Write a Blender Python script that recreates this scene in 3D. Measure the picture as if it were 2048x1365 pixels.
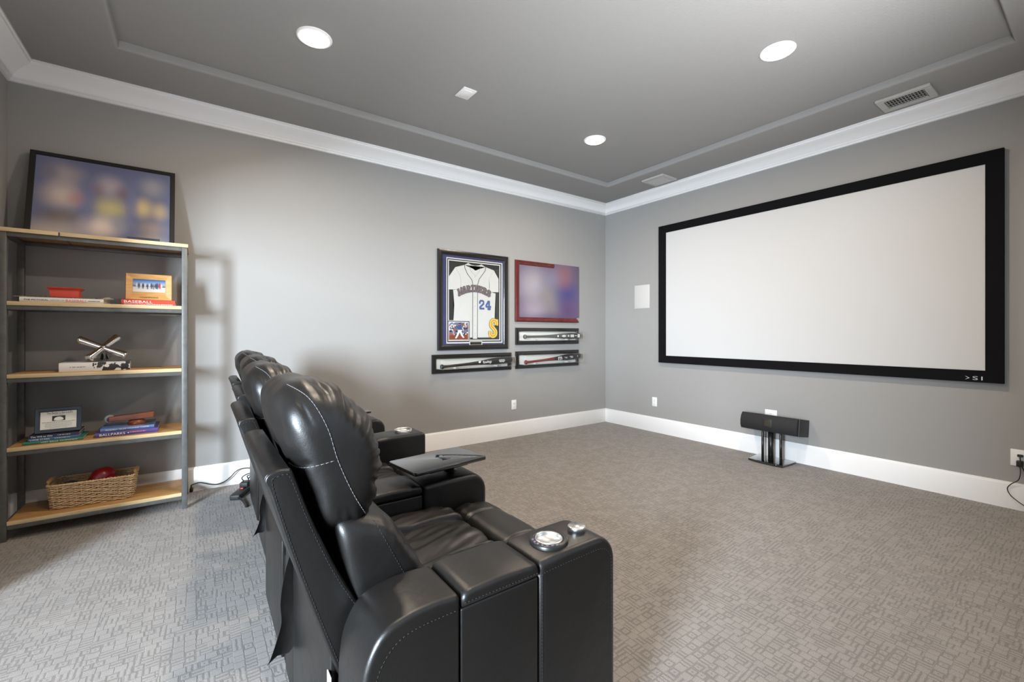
import bpy, bmesh, math, random
from mathutils import Vector, Matrix, noise
from mathutils.bvhtree import BVHTree
R = math.radians
random.seed(7)
scene = bpy.context.scene
for o in list(bpy.data.objects):
    bpy.data.objects.remove(o, do_unlink=True)
COL = scene.collection

# ------------------------------------------------------------------ camera
cd = bpy.data.cameras.new('camera')
cd.sensor_width = 36.0
cd.lens = 36.0 * 879.6 / 2048.0
cd.shift_y = -15.0 / 2048.0
cd.clip_start = 0.02
cam = bpy.data.objects.new('camera', cd)
cam.location = (0, 0, 1.25)
cam.rotation_euler = (R(90), 0, -math.atan2(631.0, 879.6))
COL.objects.link(cam)
scene.camera = cam

# ------------------------------------------------------------------ room size (metres)
XL, XR = -1.017, 4.734      # left wall, screen wall
YN, YF = -0.21, 4.314       # wall behind the camera, memorabilia wall
ZC = 3.05
BX, BY = -3.6, -2.4         # far side of the adjoining room

# ------------------------------------------------------------------ world and light
w = bpy.data.worlds.new('world'); scene.world = w
w.use_nodes = True
w.node_tree.nodes['Background'].inputs[0].default_value = (0.72, 0.84, 1.0, 1)
w.node_tree.nodes['Background'].inputs[1].default_value = 1.0
def area(name, loc, rot, sx, sy, power, color, shape='RECTANGLE', parent=None, spread=180):
    l = bpy.data.lights.new(name, 'AREA'); l.shape = shape
    l.size = sx; l.size_y = sy; l.energy = power; l.color = color; l.spread = R(spread)
    o = bpy.data.objects.new(name, l); COL.objects.link(o)
    o.location = loc; o.rotation_euler = rot
    if parent: o.parent = parent
    return o
CAN_POWER = 29.0
CAN_SPREAD = 172
CAN_COLOR = (1.0, 0.83, 0.65)
CANS = ((0.60, 2.96), (3.10, 1.33), (3.10, 2.96), (0.60, 1.33))
# daylight through the window of the adjoining room, reaching in by the wide opening in the left wall
area('daylight_window_side', (BX + 0.03, -1.1, 1.75), (R(90), 0, R(-90)), 1.6, 1.7, 1540.0, (0.76, 0.88, 1.0))
# uplight added to fill the ceiling; enters by the added window behind the camera
area('added_uplight_rear', (1.4, -2.2, 0.06), (R(180), 0, 0), 3.4, 3.2, 1230.0, (0.97, 0.98, 1.0))

vs = scene.view_settings
vs.view_transform = 'Standard'; vs.look = 'None'; vs.gamma = 1.0
vs.use_curve_mapping = False
vs.exposure = 0.06
scene.display_settings.display_device = 'sRGB'
scene.cycles.max_bounces = 10
scene.cycles.diffuse_bounces = 6
scene.cycles.glossy_bounces = 5
scene.cycles.transmission_bounces = 8
scene.cycles.transparent_max_bounces = 12
scene.cycles.sample_clamp_indirect = 6.0
scene.cycles.use_denoising = True
scene.cycles.caustics_reflective = False
scene.cycles.caustics_refractive = False

# ------------------------------------------------------------------ materials
def srgb(r, g, b):
    f = lambda c: (c/255/12.92) if c/255 <= 0.04045 else ((c/255+0.055)/1.055)**2.4
    return (f(r), f(g), f(b))
def new_mat(name):
    m = bpy.data.materials.new(name); m.use_nodes = True
    nt = m.node_tree; b = nt.nodes['Principled BSDF']
    return m, nt, b
def mat(name, col, rough=0.5, metal=0.0, spec=0.5, vary=0.0, vscale=8.0, bump=0.0, bscale=200.0, bdist=0.002, coat=0.0, stretch=None):
    m, nt, b = new_mat(name)
    b.inputs['Base Color'].default_value = (*col, 1)
    b.inputs['Roughness'].default_value = rough
    b.inputs['Metallic'].default_value = metal
    b.inputs['Specular IOR Level'].default_value = spec
    b.inputs['Coat Weight'].default_value = coat
    tc = nt.nodes.new('ShaderNodeTexCoord')
    mp = nt.nodes.new('ShaderNodeMapping'); nt.links.new(tc.outputs['Object'], mp.inputs['Vector'])
    if stretch: mp.inputs['Scale'].default_value = stretch
    if vary:
        n = nt.nodes.new('ShaderNodeTexNoise'); n.inputs['Scale'].default_value = vscale; n.inputs['Detail'].default_value = 4
        nt.links.new(mp.outputs[0], n.inputs['Vector'])
        mx = nt.nodes.new('ShaderNodeMix'); mx.data_type = 'RGBA'
        mx.inputs['A'].default_value = (*[c*(1-vary) for c in col], 1)
        mx.inputs['B'].default_value = (*[min(1, c*(1+vary)) for c in col], 1)
        nt.links.new(n.outputs['Fac'], mx.inputs['Factor']); nt.links.new(mx.outputs['Result'], b.inputs['Base Color'])
    if bump:
        n2 = nt.nodes.new('ShaderNodeTexNoise'); n2.inputs['Scale'].default_value = bscale; n2.inputs['Detail'].default_value = 3
        nt.links.new(mp.outputs[0], n2.inputs['Vector'])
        bp = nt.nodes.new('ShaderNodeBump'); bp.inputs['Strength'].default_value = bump; bp.inputs['Distance'].default_value = bdist
        nt.links.new(n2.outputs['Fac'], bp.inputs['Height']); nt.links.new(bp.outputs[0], b.inputs['Normal'])
    return m
def math_node(nt, op, a, b=None, c=None):
    n = nt.nodes.new('ShaderNodeMath'); n.operation = op
    for i, v in enumerate((a, b, c)):
        if v is None: continue
        if isinstance(v, (int, float)): n.inputs[i].default_value = v
        else: nt.links.new(v, n.inputs[i])
    return n.outputs[0]
def mix_rgb(nt, fac, a, b):
    mx = nt.nodes.new('ShaderNodeMix'); mx.data_type = 'RGBA'
    for key, v in (('Factor', fac), ('A', a), ('B', b)):
        if isinstance(v, (int, float)): mx.inputs[key].default_value = v
        elif isinstance(v, tuple): mx.inputs[key].default_value = (*v[:3], 1)
        else: nt.links.new(v, mx.inputs[key])
    return mx.outputs['Result']

def carpet_material():
    m, nt, b = new_mat('carpet_cut_loop')
    b.inputs['Roughness'].default_value = 0.95; b.inputs['Specular IOR Level'].default_value = 0.12
    b.inputs['Sheen Weight'].default_value = 0.12
    tc = nt.nodes.new('ShaderNodeTexCoord')
    wn = nt.nodes.new('ShaderNodeTexNoise'); wn.inputs['Scale'].default_value = 45; nt.links.new(tc.outputs['Object'], wn.inputs['Vector'])
    sub = nt.nodes.new('ShaderNodeVectorMath'); sub.operation = 'SUBTRACT'; nt.links.new(wn.outputs['Color'], sub.inputs[0]); sub.inputs[1].default_value = (0.5,)*3
    sc = nt.nodes.new('ShaderNodeVectorMath'); sc.operation = 'SCALE'; nt.links.new(sub.outputs[0], sc.inputs[0]); sc.inputs['Scale'].default_value = 0.006
    ad = nt.nodes.new('ShaderNodeVectorMath'); ad.operation = 'ADD'; nt.links.new(tc.outputs['Object'], ad.inputs[0]); nt.links.new(sc.outputs[0], ad.inputs[1])
    s2 = nt.nodes.new('ShaderNodeVectorMath'); s2.operation = 'SCALE'; nt.links.new(ad.outputs[0], s2.inputs[0]); s2.inputs['Scale'].default_value = 1/0.038
    # blocks of rows turned at random so that no groove runs on for long
    s3 = nt.nodes.new('ShaderNodeSeparateXYZ'); nt.links.new(s2.outputs[0], s3.inputs[0])
    mb = nt.nodes.new('ShaderNodeVectorMath'); mb.operation = 'SCALE'; nt.links.new(s2.outputs[0], mb.inputs[0]); mb.inputs['Scale'].default_value = 1/3.0
    mf = nt.nodes.new('ShaderNodeVectorMath'); mf.operation = 'FLOOR'; nt.links.new(mb.outputs[0], mf.inputs[0])
    m3 = nt.nodes.new('ShaderNodeSeparateXYZ'); nt.links.new(mf.outputs[0], m3.inputs[0])
    mc = nt.nodes.new('ShaderNodeCombineXYZ'); nt.links.new(m3.outputs[0], mc.inputs[0]); nt.links.new(m3.outputs[1], mc.inputs[1]); mc.inputs[2].default_value = 5.0
    mw = nt.nodes.new('ShaderNodeTexWhiteNoise'); mw.noise_dimensions = '3D'; nt.links.new(mc.outputs[0], mw.inputs['Vector'])
    sw = math_node(nt, 'GREATER_THAN', mw.outputs['Value'], 0.5); ns = math_node(nt, 'SUBTRACT', 1.0, sw)
    xa = math_node(nt, 'ADD', math_node(nt, 'MULTIPLY', sw, s3.outputs[0]), math_node(nt, 'MULTIPLY', ns, s3.outputs[1]))
    ya = math_node(nt, 'ADD', math_node(nt, 'MULTIPLY', sw, s3.outputs[1]), math_node(nt, 'MULTIPLY', ns, s3.outputs[0]))
    xa = math_node(nt, 'ADD', xa, math_node(nt, 'MULTIPLY', math_node(nt, 'FLOOR', ya), 0.43))
    pc = nt.nodes.new('ShaderNodeCombineXYZ'); nt.links.new(xa, pc.inputs[0]); nt.links.new(ya, pc.inputs[1]); nt.links.new(sw, pc.inputs[2])
    s2 = pc
    fl = nt.nodes.new('ShaderNodeVectorMath'); fl.operation = 'FLOOR'; nt.links.new(s2.outputs[0], fl.inputs[0])
    fr = nt.nodes.new('ShaderNodeVectorMath'); fr.operation = 'SUBTRACT'; nt.links.new(s2.outputs[0], fr.inputs[0]); nt.links.new(fl.outputs[0], fr.inputs[1])
    sepc = nt.nodes.new('ShaderNodeSeparateXYZ'); nt.links.new(fl.outputs[0], sepc.inputs[0])
    cmb = nt.nodes.new('ShaderNodeCombineXYZ'); nt.links.new(sepc.outputs[0], cmb.inputs[0]); nt.links.new(sepc.outputs[1], cmb.inputs[1])
    wh = nt.nodes.new('ShaderNodeTexWhiteNoise'); wh.noise_dimensions = '3D'; nt.links.new(cmb.outputs[0], wh.inputs['Vector'])
    sep = nt.nodes.new('ShaderNodeSeparateXYZ'); nt.links.new(fr.outputs[0], sep.inputs[0])
    ax = math_node(nt, 'ABSOLUTE', math_node(nt, 'SUBTRACT', sep.outputs[0], 0.5))
    ay = math_node(nt, 'ABSOLUTE', math_node(nt, 'SUBTRACT', sep.outputs[1], 0.5))
    mxy = math_node(nt, 'MAXIMUM', ax, ay)
    def stripes(v, k):       # grooves between the loop rows
        return math_node(nt, 'PINGPONG', math_node(nt, 'MULTIPLY', v, k), 1.0)
    conc = stripes(mxy, 5.0)
    sx_ = stripes(sep.outputs[0], 4.0); sy_ = stripes(sep.outputs[1], 4.0)
    plain = math_node(nt, 'MULTIPLY', math_node(nt, 'SUBTRACT', 0.5, mxy), 9.0)
    plain = math_node(nt, 'MINIMUM', plain, 1.0)
    r = wh.outputs['Value']
    def sel(th, a, c_):      # r > th ? a : c
        g = math_node(nt, 'GREATER_THAN', r, th)
        return math_node(nt, 'ADD', math_node(nt, 'MULTIPLY', g, a), math_node(nt, 'MULTIPLY', math_node(nt, 'SUBTRACT', 1.0, g), c_))
    h = sel(0.80, conc, sel(0.62, sx_, sel(0.44, sy_, plain)))
    keep = math_node(nt, 'GREATER_THAN', wh.outputs['Color'] if False else math_node(nt, 'FRACT', math_node(nt, 'MULTIPLY', r, 37.0)), 0.35)
    h = math_node(nt, 'MINIMUM', h, math_node(nt, 'ADD', plain, keep))
    mr = nt.nodes.new('ShaderNodeMapRange'); mr.interpolation_type = 'SMOOTHSTEP'
    nt.links.new(h, mr.inputs['Value']); mr.inputs['From Min'].default_value = 0.05; mr.inputs['From Max'].default_value = 0.75
    hh = mr.outputs[0]
    fine = nt.nodes.new('ShaderNodeTexNoise'); fine.inputs['Scale'].default_value = 330; fine.inputs['Detail'].default_value = 2; nt.links.new(tc.outputs['Object'], fine.inputs['Vector'])
    patch = nt.nodes.new('ShaderNodeTexNoise'); patch.inputs['Scale'].default_value = 9; patch.inputs['Detail'].default_value = 3; nt.links.new(tc.outputs['Object'], patch.inputs['Vector'])
    c1 = mix_rgb(nt, hh, (0.180, 0.166, 0.155), (0.265, 0.247, 0.233))
    f2 = nt.nodes.new('ShaderNodeMapRange'); nt.links.new(fine.outputs['Fac'], f2.inputs['Value']); f2.inputs['From Min'].default_value = 0.3; f2.inputs['From Max'].default_value = 0.7; f2.inputs['To Min'].default_value = 0.70; f2.inputs['To Max'].default_value = 1.28
    p2 = nt.nodes.new('ShaderNodeMapRange'); nt.links.new(patch.outputs['Fac'], p2.inputs['Value']); p2.inputs['From Min'].default_value = 0.3; p2.inputs['From Max'].default_value = 0.7; p2.inputs['To Min'].default_value = 0.94; p2.inputs['To Max'].default_value = 1.06
    k = math_node(nt, 'MULTIPLY', f2.outputs[0], p2.outputs[0])
    vm = nt.nodes.new('ShaderNodeVectorMath'); vm.operation = 'SCALE'; nt.links.new(c1, vm.inputs[0]); nt.links.new(k, vm.inputs['Scale'])
    nt.links.new(vm.outputs[0], b.inputs['Base Color'])
    hb = math_node(nt, 'ADD', hh, math_node(nt, 'MULTIPLY', fine.outputs['Fac'], 0.8))
    bp = nt.nodes.new('ShaderNodeBump'); bp.inputs['Strength'].default_value = 0.6; bp.inputs['Distance'].default_value = 0.0010
    nt.links.new(hb, bp.inputs['Height']); nt.links.new(bp.outputs[0], b.inputs['Normal'])
    return m

def leather_material():
    m, nt, b = new_mat('black_leather')
    b.inputs['Base Color'].default_value = (0.0055, 0.0050, 0.0047, 1)
    b.inputs['Roughness'].default_value = 0.36
    b.inputs['Specular IOR Level'].default_value = 0.48
    tc = nt.nodes.new('ShaderNodeTexCoord')
    v = nt.nodes.new('ShaderNodeTexVoronoi'); v.inputs['Scale'].default_value = 420; nt.links.new(tc.outputs['Object'], v.inputs['Vector'])
    n = nt.nodes.new('ShaderNodeTexNoise'); n.inputs['Scale'].default_value = 16; n.inputs['Detail'].default_value = 5; nt.links.new(tc.outputs['Object'], n.inputs['Vector'])
    h = math_node(nt, 'ADD', math_node(nt, 'MULTIPLY', v.outputs['Distance'], 0.05), math_node(nt, 'MULTIPLY', n.outputs['Fac'], 0.9))
    bp = nt.nodes.new('ShaderNodeBump'); bp.inputs['Strength'].default_value = 0.35; bp.inputs['Distance'].default_value = 0.006
    nt.links.new(h, bp.inputs['Height']); nt.links.new(bp.outputs[0], b.inputs['Normal'])
    mr = nt.nodes.new('ShaderNodeMapRange'); nt.links.new(n.outputs['Fac'], mr.inputs['Value']); mr.inputs['To Min'].default_value = 0.34; mr.inputs['To Max'].default_value = 0.46
    nt.links.new(mr.outputs[0], b.inputs['Roughness'])
    return m

def blob_material(name, base, blobs, rough=0.25):
    """soft out-of-focus colour print; blobs are (u, v, radius_u, radius_v, colour, weight) in the panel's own 0..1 frame"""
    m, nt, b = new_mat(name)
    b.inputs['Roughness'].default_value = rough
    tc = nt.nodes.new('ShaderNodeTexCoord'); sep = nt.nodes.new('ShaderNodeSeparateXYZ'); nt.links.new(tc.outputs['Generated'], sep.inputs[0])
    cur = base
    for u, v, ru, rv, c, wgt in blobs:
        du = math_node(nt, 'DIVIDE', math_node(nt, 'SUBTRACT', sep.outputs[0], u), ru)
        dv = math_node(nt, 'DIVIDE', math_node(nt, 'SUBTRACT', sep.outputs[2], v), rv)
        d = math_node(nt, 'SQRT', math_node(nt, 'ADD', math_node(nt, 'MULTIPLY', du, du), math_node(nt, 'MULTIPLY', dv, dv)))
        mr = nt.nodes.new('ShaderNodeMapRange'); mr.interpolation_type = 'SMOOTHSTEP'; nt.links.new(d, mr.inputs['Value'])
        mr.inputs['From Min'].default_value = 0.0; mr.inputs['From Max'].default_value = 1.0
        mr.inputs['To Min'].default_value = wgt; mr.inputs['To Max'].default_value = 0.0
        cur = mix_rgb(nt, mr.outputs[0], cur, c)
    if isinstance(cur, tuple): b.inputs['Base Color'].default_value = (*cur, 1)
    else: nt.links.new(cur, b.inputs['Base Color'])
    return m

def wood_material(name, c1, c2, rough=0.45, scale=(2.0, 14.0, 14.0)):
    m, nt, b = new_mat(name)
    tc = nt.nodes.new('ShaderNodeTexCoord'); mp = nt.nodes.new('ShaderNodeMapping'); mp.inputs['Scale'].default_value = scale
    nt.links.new(tc.outputs['Object'], mp.inputs['Vector'])
    n = nt.nodes.new('ShaderNodeTexNoise'); n.inputs['Scale'].default_value = 2.0; n.inputs['Detail'].default_value = 6; n.inputs['Distortion'].default_value = 1.2
    nt.links.new(mp.outputs[0], n.inputs['Vector'])
    mr = nt.nodes.new('ShaderNodeMapRange'); nt.links.new(n.outputs['Fac'], mr.inputs['Value']); mr.inputs['From Min'].default_value = 0.3; mr.inputs['From Max'].default_value = 0.7
    nt.links.new(mix_rgb(nt, mr.outputs[0], c1, c2), b.inputs['Base Color'])
    b.inputs['Roughness'].default_value = rough
    bp = nt.nodes.new('ShaderNodeBump'); bp.inputs['Strength'].default_value = 0.15; bp.inputs['Distance'].default_value = 0.002
    nt.links.new(n.outputs['Fac'], bp.inputs['Height']); nt.links.new(bp.outputs[0], b.inputs['Normal'])
    return m

def acrylic_material():
    m, nt, b = new_mat('clear_acrylic')
    nt.nodes.remove(b)
    out = nt.nodes['Material Output']
    tr = nt.nodes.new('ShaderNodeBsdfTransparent'); tr.inputs[0].default_value = (0.97, 0.98, 0.975, 1)
    gl = nt.nodes.new('ShaderNodeBsdfGlossy'); gl.inputs['Roughness'].default_value = 0.02
    lw = nt.nodes.new('ShaderNodeLayerWeight'); lw.inputs['Blend'].default_value = 0.5
    pw = math_node(nt, 'POWER', lw.outputs['Facing'], 4.0)
    fac = math_node(nt, 'ADD', math_node(nt, 'MULTIPLY', pw, 0.75), 0.045)
    mx = nt.nodes.new('ShaderNodeMixShader')
    nt.links.new(fac, mx.inputs[0]); nt.links.new(tr.outputs[0], mx.inputs[1]); nt.links.new(gl.outputs[0], mx.inputs[2])
    nt.links.new(mx.outputs[0], out.inputs['Surface'])
    return m

def emit_material(name, col, strength):
    m, nt, b = new_mat(name)
    b.inputs['Base Color'].default_value = (0.9, 0.9, 0.9, 1)
    b.inputs['Emission Color'].default_value = (*col, 1); b.inputs['Emission Strength'].default_value = strength
    return m

M = {}
WALLC = (0.322, 0.317, 0.308)
M['wall'] = mat('grey_wall_paint', WALLC, 0.62, spec=0.35, bump=0.10, bscale=320, bdist=0.001, vary=0.015, vscale=2.0)
M['ceil'] = mat('grey_ceiling_paint', (0.312, 0.308, 0.301), 0.75, spec=0.25, bump=0.55, bscale=110, bdist=0.003)
M['trim'] = mat('white_trim_paint', (0.91, 0.91, 0.91), 0.38, spec=0.4)
M['carpet'] = carpet_material()
M['leather'] = leather_material()
M['stitch'] = mat('grey_thread', (0.030, 0.030, 0.031), 0.9, spec=0.1)
M['stitch_pale'] = mat('pale_grey_thread', (0.13, 0.13, 0.133), 0.9, spec=0.1)
M['steelpost'] = mat('weathered_steel', (0.125, 0.127, 0.123), 0.45, metal=0.35, vary=0.4, vscale=22, bump=0.2, bscale=90)
M['pine'] = wood_material('pine_board', (0.36, 0.185, 0.06), (0.51, 0.30, 0.115))
M['pine_edge'] = wood_material('pale_pine_edge', (0.58, 0.42, 0.22), (0.70, 0.54, 0.32))
M['black'] = mat('black_satin', (0.010, 0.010, 0.010), 0.35)
M['blackgloss'] = mat('black_gloss_lacquer', (0.006, 0.006, 0.007), 0.05, spec=1.0, coat=1.0)
M['velvet'] = mat('black_velvet', (0.006, 0.006, 0.007), 0.9, spec=0.1)
M['plastic'] = mat('white_plastic', (0.82, 0.82, 0.81), 0.35)
M['rubber'] = mat('black_rubber', (0.014, 0.014, 0.014), 0.5)
M['steel'] = mat('brushed_steel', (0.62, 0.62, 0.61), 0.35, metal=1.0)
M['chrome'] = mat('polished_chrome', (0.80, 0.78, 0.76), 0.07, metal=1.0)
M['acrylic'] = acrylic_material()
M['paper'] = mat('white_paper', (0.80, 0.79, 0.75), 0.7)
M['page'] = mat('book_pages', (0.62, 0.56, 0.46), 0.8, vary=0.15, vscale=20, stretch=(1, 1, 30))
M['ink'] = mat('black_ink', (0.02, 0.02, 0.02), 0.6)
M['white'] = mat('white_print', (0.85, 0.85, 0.85), 0.5)
M['hall'] = mat('hall_paint', (0.14, 0.135, 0.13), 0.7)

# ------------------------------------------------------------------ mesh helpers
def b_box(bm, x0, x1, y0, y1, z0, z1, bev=0.0, seg=2):
    g = bmesh.ops.create_cube(bm, size=1.0)
    vs_ = g['verts']
    for v in vs_:
        v.co = Vector(((x0+x1)/2 + v.co.x*(x1-x0), (y0+y1)/2 + v.co.y*(y1-y0), (z0+z1)/2 + v.co.z*(z1-z0)))
    if bev:
        es = list({e for v in vs_ for e in v.link_edges})
        bmesh.ops.bevel(bm, geom=es, offset=bev, segments=seg, profile=0.5, affect='EDGES')
def b_prism(bm, pts, a0, a1, axis='y', bev=0.0, seg=3):
    """polygon pts extruded along axis; y: pts are (x,z); x: pts are (y,z); z: pts are (x,y)"""
    def P(p, a):
        return {'y': (p[0], a, p[1]), 'x': (a, p[0], p[1]), 'z': (p[0], p[1], a)}[axis]
    va = [bm.verts.new(P(p, a0)) for p in pts]; vb = [bm.verts.new(P(p, a1)) for p in pts]
    n = len(pts); fs = [bm.faces.new(va), bm.faces.new(vb[::-1])]
    for i in range(n):
        fs.append(bm.faces.new((va[i], vb[i], vb[(i+1) % n], va[(i+1) % n])))
    bmesh.ops.recalc_face_normals(bm, faces=fs)
    if bev:
        es = [e for v in (va, vb) for i in range(n) for e in [bm.edges.get((v[i], v[(i+1) % n]))] if e]
        bmesh.ops.bevel(bm, geom=es, offset=bev, segments=seg, profile=0.5, affect='EDGES', clamp_overlap=True)
def b_cyl(bm, p0, p1, r0, r1=None, seg=20, cap=True):
    r1 = r0 if r1 is None else r1
    b_lathe(bm, [(r0, 0.0), (r1, 1.0)], p0, p1, seg, cap)
def b_lathe(bm, prof, p0, p1, seg=24, cap=True):
    """prof: (radius, t) with t measured 0..1 from p0 to p1"""
    p0 = Vector(p0); p1 = Vector(p1); d = (p1-p0).normalized()
    u = d.orthogonal().normalized(); v = d.cross(u)
    rings = []
    for r, t in prof:
        c = p0.lerp(p1, t)
        rings.append([bm.verts.new(c + (u*math.cos(2*math.pi*k/seg) + v*math.sin(2*math.pi*k/seg))*max(r, 1e-5)) for k in range(seg)])
    for a, b_ in zip(rings, rings[1:]):
        for k in range(seg):
            f = bm.faces.new((a[k], a[(k+1) % seg], b_[(k+1) % seg], b_[k])); f.smooth = True
    if cap:
        bm.faces.new(rings[0][::-1]); bm.faces.new(rings[-1])
def smooth_path(pts, n=8, closed=False):
    P = [Vector(p) for p in pts]; out = []; m = len(P)
    rng = range(m if closed else m-1)
    for i in rng:
        g = lambda k: P[k % m] if closed else P[max(0, min(m-1, k))]
        p0, p1, p2, p3 = g(i-1), g(i), g(i+1), g(i+2)
        for k in range(n):
            t = k/n
            out.append(0.5*((2*p1) + (p2-p0)*t + (2*p0-5*p1+4*p2-p3)*t*t + (3*p1-p0-3*p2+p3)*t**3))
    if not closed: out.append(P[-1])
    return out
def b_tube(bm, pts, r, seg=6, closed=False, cap=True):
    pts = [Vector(p) for p in pts]; n = len(pts); rings = []; up = None
    for i, p in enumerate(pts):
        a = pts[(i-1) % n] if (closed or i) else p; c = pts[(i+1) % n] if (closed or i < n-1) else p
        d = (c-a)
        d = d.normalized() if d.length > 1e-9 else Vector((1, 0, 0))
        if up is None: up = d.orthogonal().normalized()
        up = (up - d*up.dot(d)); up = up.normalized() if up.length > 1e-6 else d.orthogonal().normalized()
        s = d.cross(up); rr = r[i] if isinstance(r, (list, tuple)) else r
        rings.append([bm.verts.new(p + (up*math.cos(2*math.pi*k/seg) + s*math.sin(2*math.pi*k/seg))*rr) for k in range(seg)])
    for i in range(n if closed else n-1):
        a, b_ = rings[i], rings[(i+1) % n]
        for k in range(seg):
            f = bm.faces.new((a[k], a[(k+1) % seg], b_[(k+1) % seg], b_[k])); f.smooth = True
    if cap and not closed:
        bm.faces.new(rings[0][::-1]); bm.faces.new(rings[-1])
def b_poly(bm, pts3):
    return bm.faces.new([bm.verts.new(p) for p in pts3])
def set_smooth(bm):
    for f in bm.faces: f.smooth = True

def add_obj(name, bm, material, parent=None, smooth=None, kind=None):
    me = bpy.data.meshes.new(name)
    bmesh.ops.recalc_face_normals(bm, faces=bm.faces[:])
    if smooth is not None:
        for f in bm.faces: f.smooth = True
        for e in bm.edges:
            if len(e.link_faces) == 2 and e.calc_face_angle(0) > R(smooth): e.smooth = False
    bm.to_mesh(me); bm.free()
    me.materials.append(material)
    o = bpy.data.objects.new(name, me); COL.objects.link(o)
    if parent: o.parent = parent
    if kind: o['kind'] = kind
    return o
def box_obj(name, material, parent, x0, x1, y0, y1, z0, z1, bev=0.0, seg=2):
    bm = bmesh.new(); b_box(bm, x0, x1, y0, y1, z0, z1, bev, seg)
    return add_obj(name, bm, material, parent, smooth=35 if bev else None)
def thing(name, label, cat, loc=(0, 0, 0), rot=(0, 0, 0), group=None):
    o = bpy.data.objects.new(name, None); COL.objects.link(o)
    o.empty_display_size = 0.1
    o.location = loc; o.rotation_euler = rot
    o['label'] = label; o['category'] = cat
    if group: o['group'] = group
    return o
def tag(o, label, cat, group=None):
    o['label'] = label; o['category'] = cat
    if group: o['group'] = group
    return o
def struct(name, bm, material, smooth=None, parent=None):
    o = add_obj(name, bm, material, parent, smooth)
    if not parent: o['kind'] = 'structure'
    return o
def text_bm(body, width, height, depth=0.0006, bold=0.0):
    """lettering as a mesh in its own plane: x right, y up, centred; fitted to width x height"""
    cu = bpy.data.curves.new('t', 'FONT'); cu.body = body; cu.align_x = 'CENTER'; cu.align_y = 'CENTER'
    cu.resolution_u = 3; cu.offset = bold
    ob = bpy.data.objects.new('t', cu); COL.objects.link(ob)
    bpy.context.view_layer.update()
    me = bpy.data.meshes.new_from_object(ob)
    bpy.data.objects.remove(ob, do_unlink=True)
    bm = bmesh.new(); bm.from_mesh(me); bpy.data.meshes.remove(me)
    xs = [v.co.x for v in bm.verts]; ys = [v.co.y for v in bm.verts]
    cx, cy = (min(xs)+max(xs))/2, (min(ys)+max(ys))/2
    sx = width/max(1e-6, max(xs)-min(xs)); sy = (height/max(1e-6, max(ys)-min(ys))) if height else sx
    for v in bm.verts: v.co = Vector(((v.co.x-cx)*sx, (v.co.y-cy)*sy, 0))
    r = bmesh.ops.extrude_face_region(bm, geom=bm.faces[:])
    for v in [g for g in r['geom'] if isinstance(g, bmesh.types.BMVert)]: v.co.z += depth
    return bm
FACE_Y = Matrix(((1, 0, 0), (0, 0, -1), (0, 1, 0))).to_4x4()      # lettering that faces -y
FACE_X = Matrix(((0, 0, -1), (-1, 0, 0), (0, 1, 0))).to_4x4()     # lettering that faces -x
def lettering(body, width, height, material, parent, loc, facing=FACE_Y, name='lettering', tilt=0.0, bold=0.0):
    bm = text_bm(body, width, height, bold=bold)
    bmesh.ops.transform(bm, matrix=Matrix.Translation(loc) @ facing @ Matrix.Rotation(tilt, 4, 'Z'), verts=bm.verts[:])
    return add_obj(name, bm, material, parent)

def scribble(parent, x0, w_, z, h_, y, material, name='small_print', seed=1):
    """print too small to read: a row of short uneven dashes facing -y"""
    rnd = random.Random(seed); bm = bmesh.new(); x = x0
    while x < x0 + w_:
        l_ = rnd.uniform(0.5, 2.2)*h_; a = z - h_/2*rnd.uniform(0.75, 1.0); c = z + h_/2*rnd.uniform(0.75, 1.0)
        b_box(bm, x, min(x + l_, x0 + w_), y, y + 0.0004, a, c); x += l_ + rnd.uniform(0.25, 0.7)*h_
    return add_obj(name, bm, material, parent)

# ------------------------------------------------------------------ room shell
T = 0.12
bm = bmesh.new(); b_box(bm, BX - T, XR + T, -4.2, YF + T, -0.1, 0.0); struct('floor', bm, M['carpet'])
bm = bmesh.new(); b_box(bm, XL - T, XR + T, YF, YF + T, 0, ZC); struct('wall_back', bm, M['wall'])
bm = bmesh.new(); b_box(bm, XR, XR + T, YN - T, YF, 0, ZC); struct('wall_right', bm, M['wall'])
OPY0, OPY1, OPZ = -0.12, 2.85, 2.10
bm = bmesh.new()
b_box(bm, XL - T, XL, OPY1, YF, 0, ZC); b_box(bm, XL - T, XL, YN, OPY0, 0, ZC); b_box(bm, XL - T, XL, OPY0, OPY1, OPZ, ZC)
struct('wall_left', bm, M['wall'])
DX0, DX1, DZ, DS = 0.3, 2.7, 2.35, 1.0  # added rear opening; its raised sill keeps the uplight off low objects
bm = bmesh.new()
b_box(bm, XL - T, DX0, YN - T, YN, 0, ZC); b_box(bm, DX1, XR, YN - T, YN, 0, ZC); b_box(bm, DX0, DX1, YN - T, YN, DZ, ZC); b_box(bm, DX0, DX1, YN - T, YN, 0, DS)
struct('wall_rear', bm, M['wall'])
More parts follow.
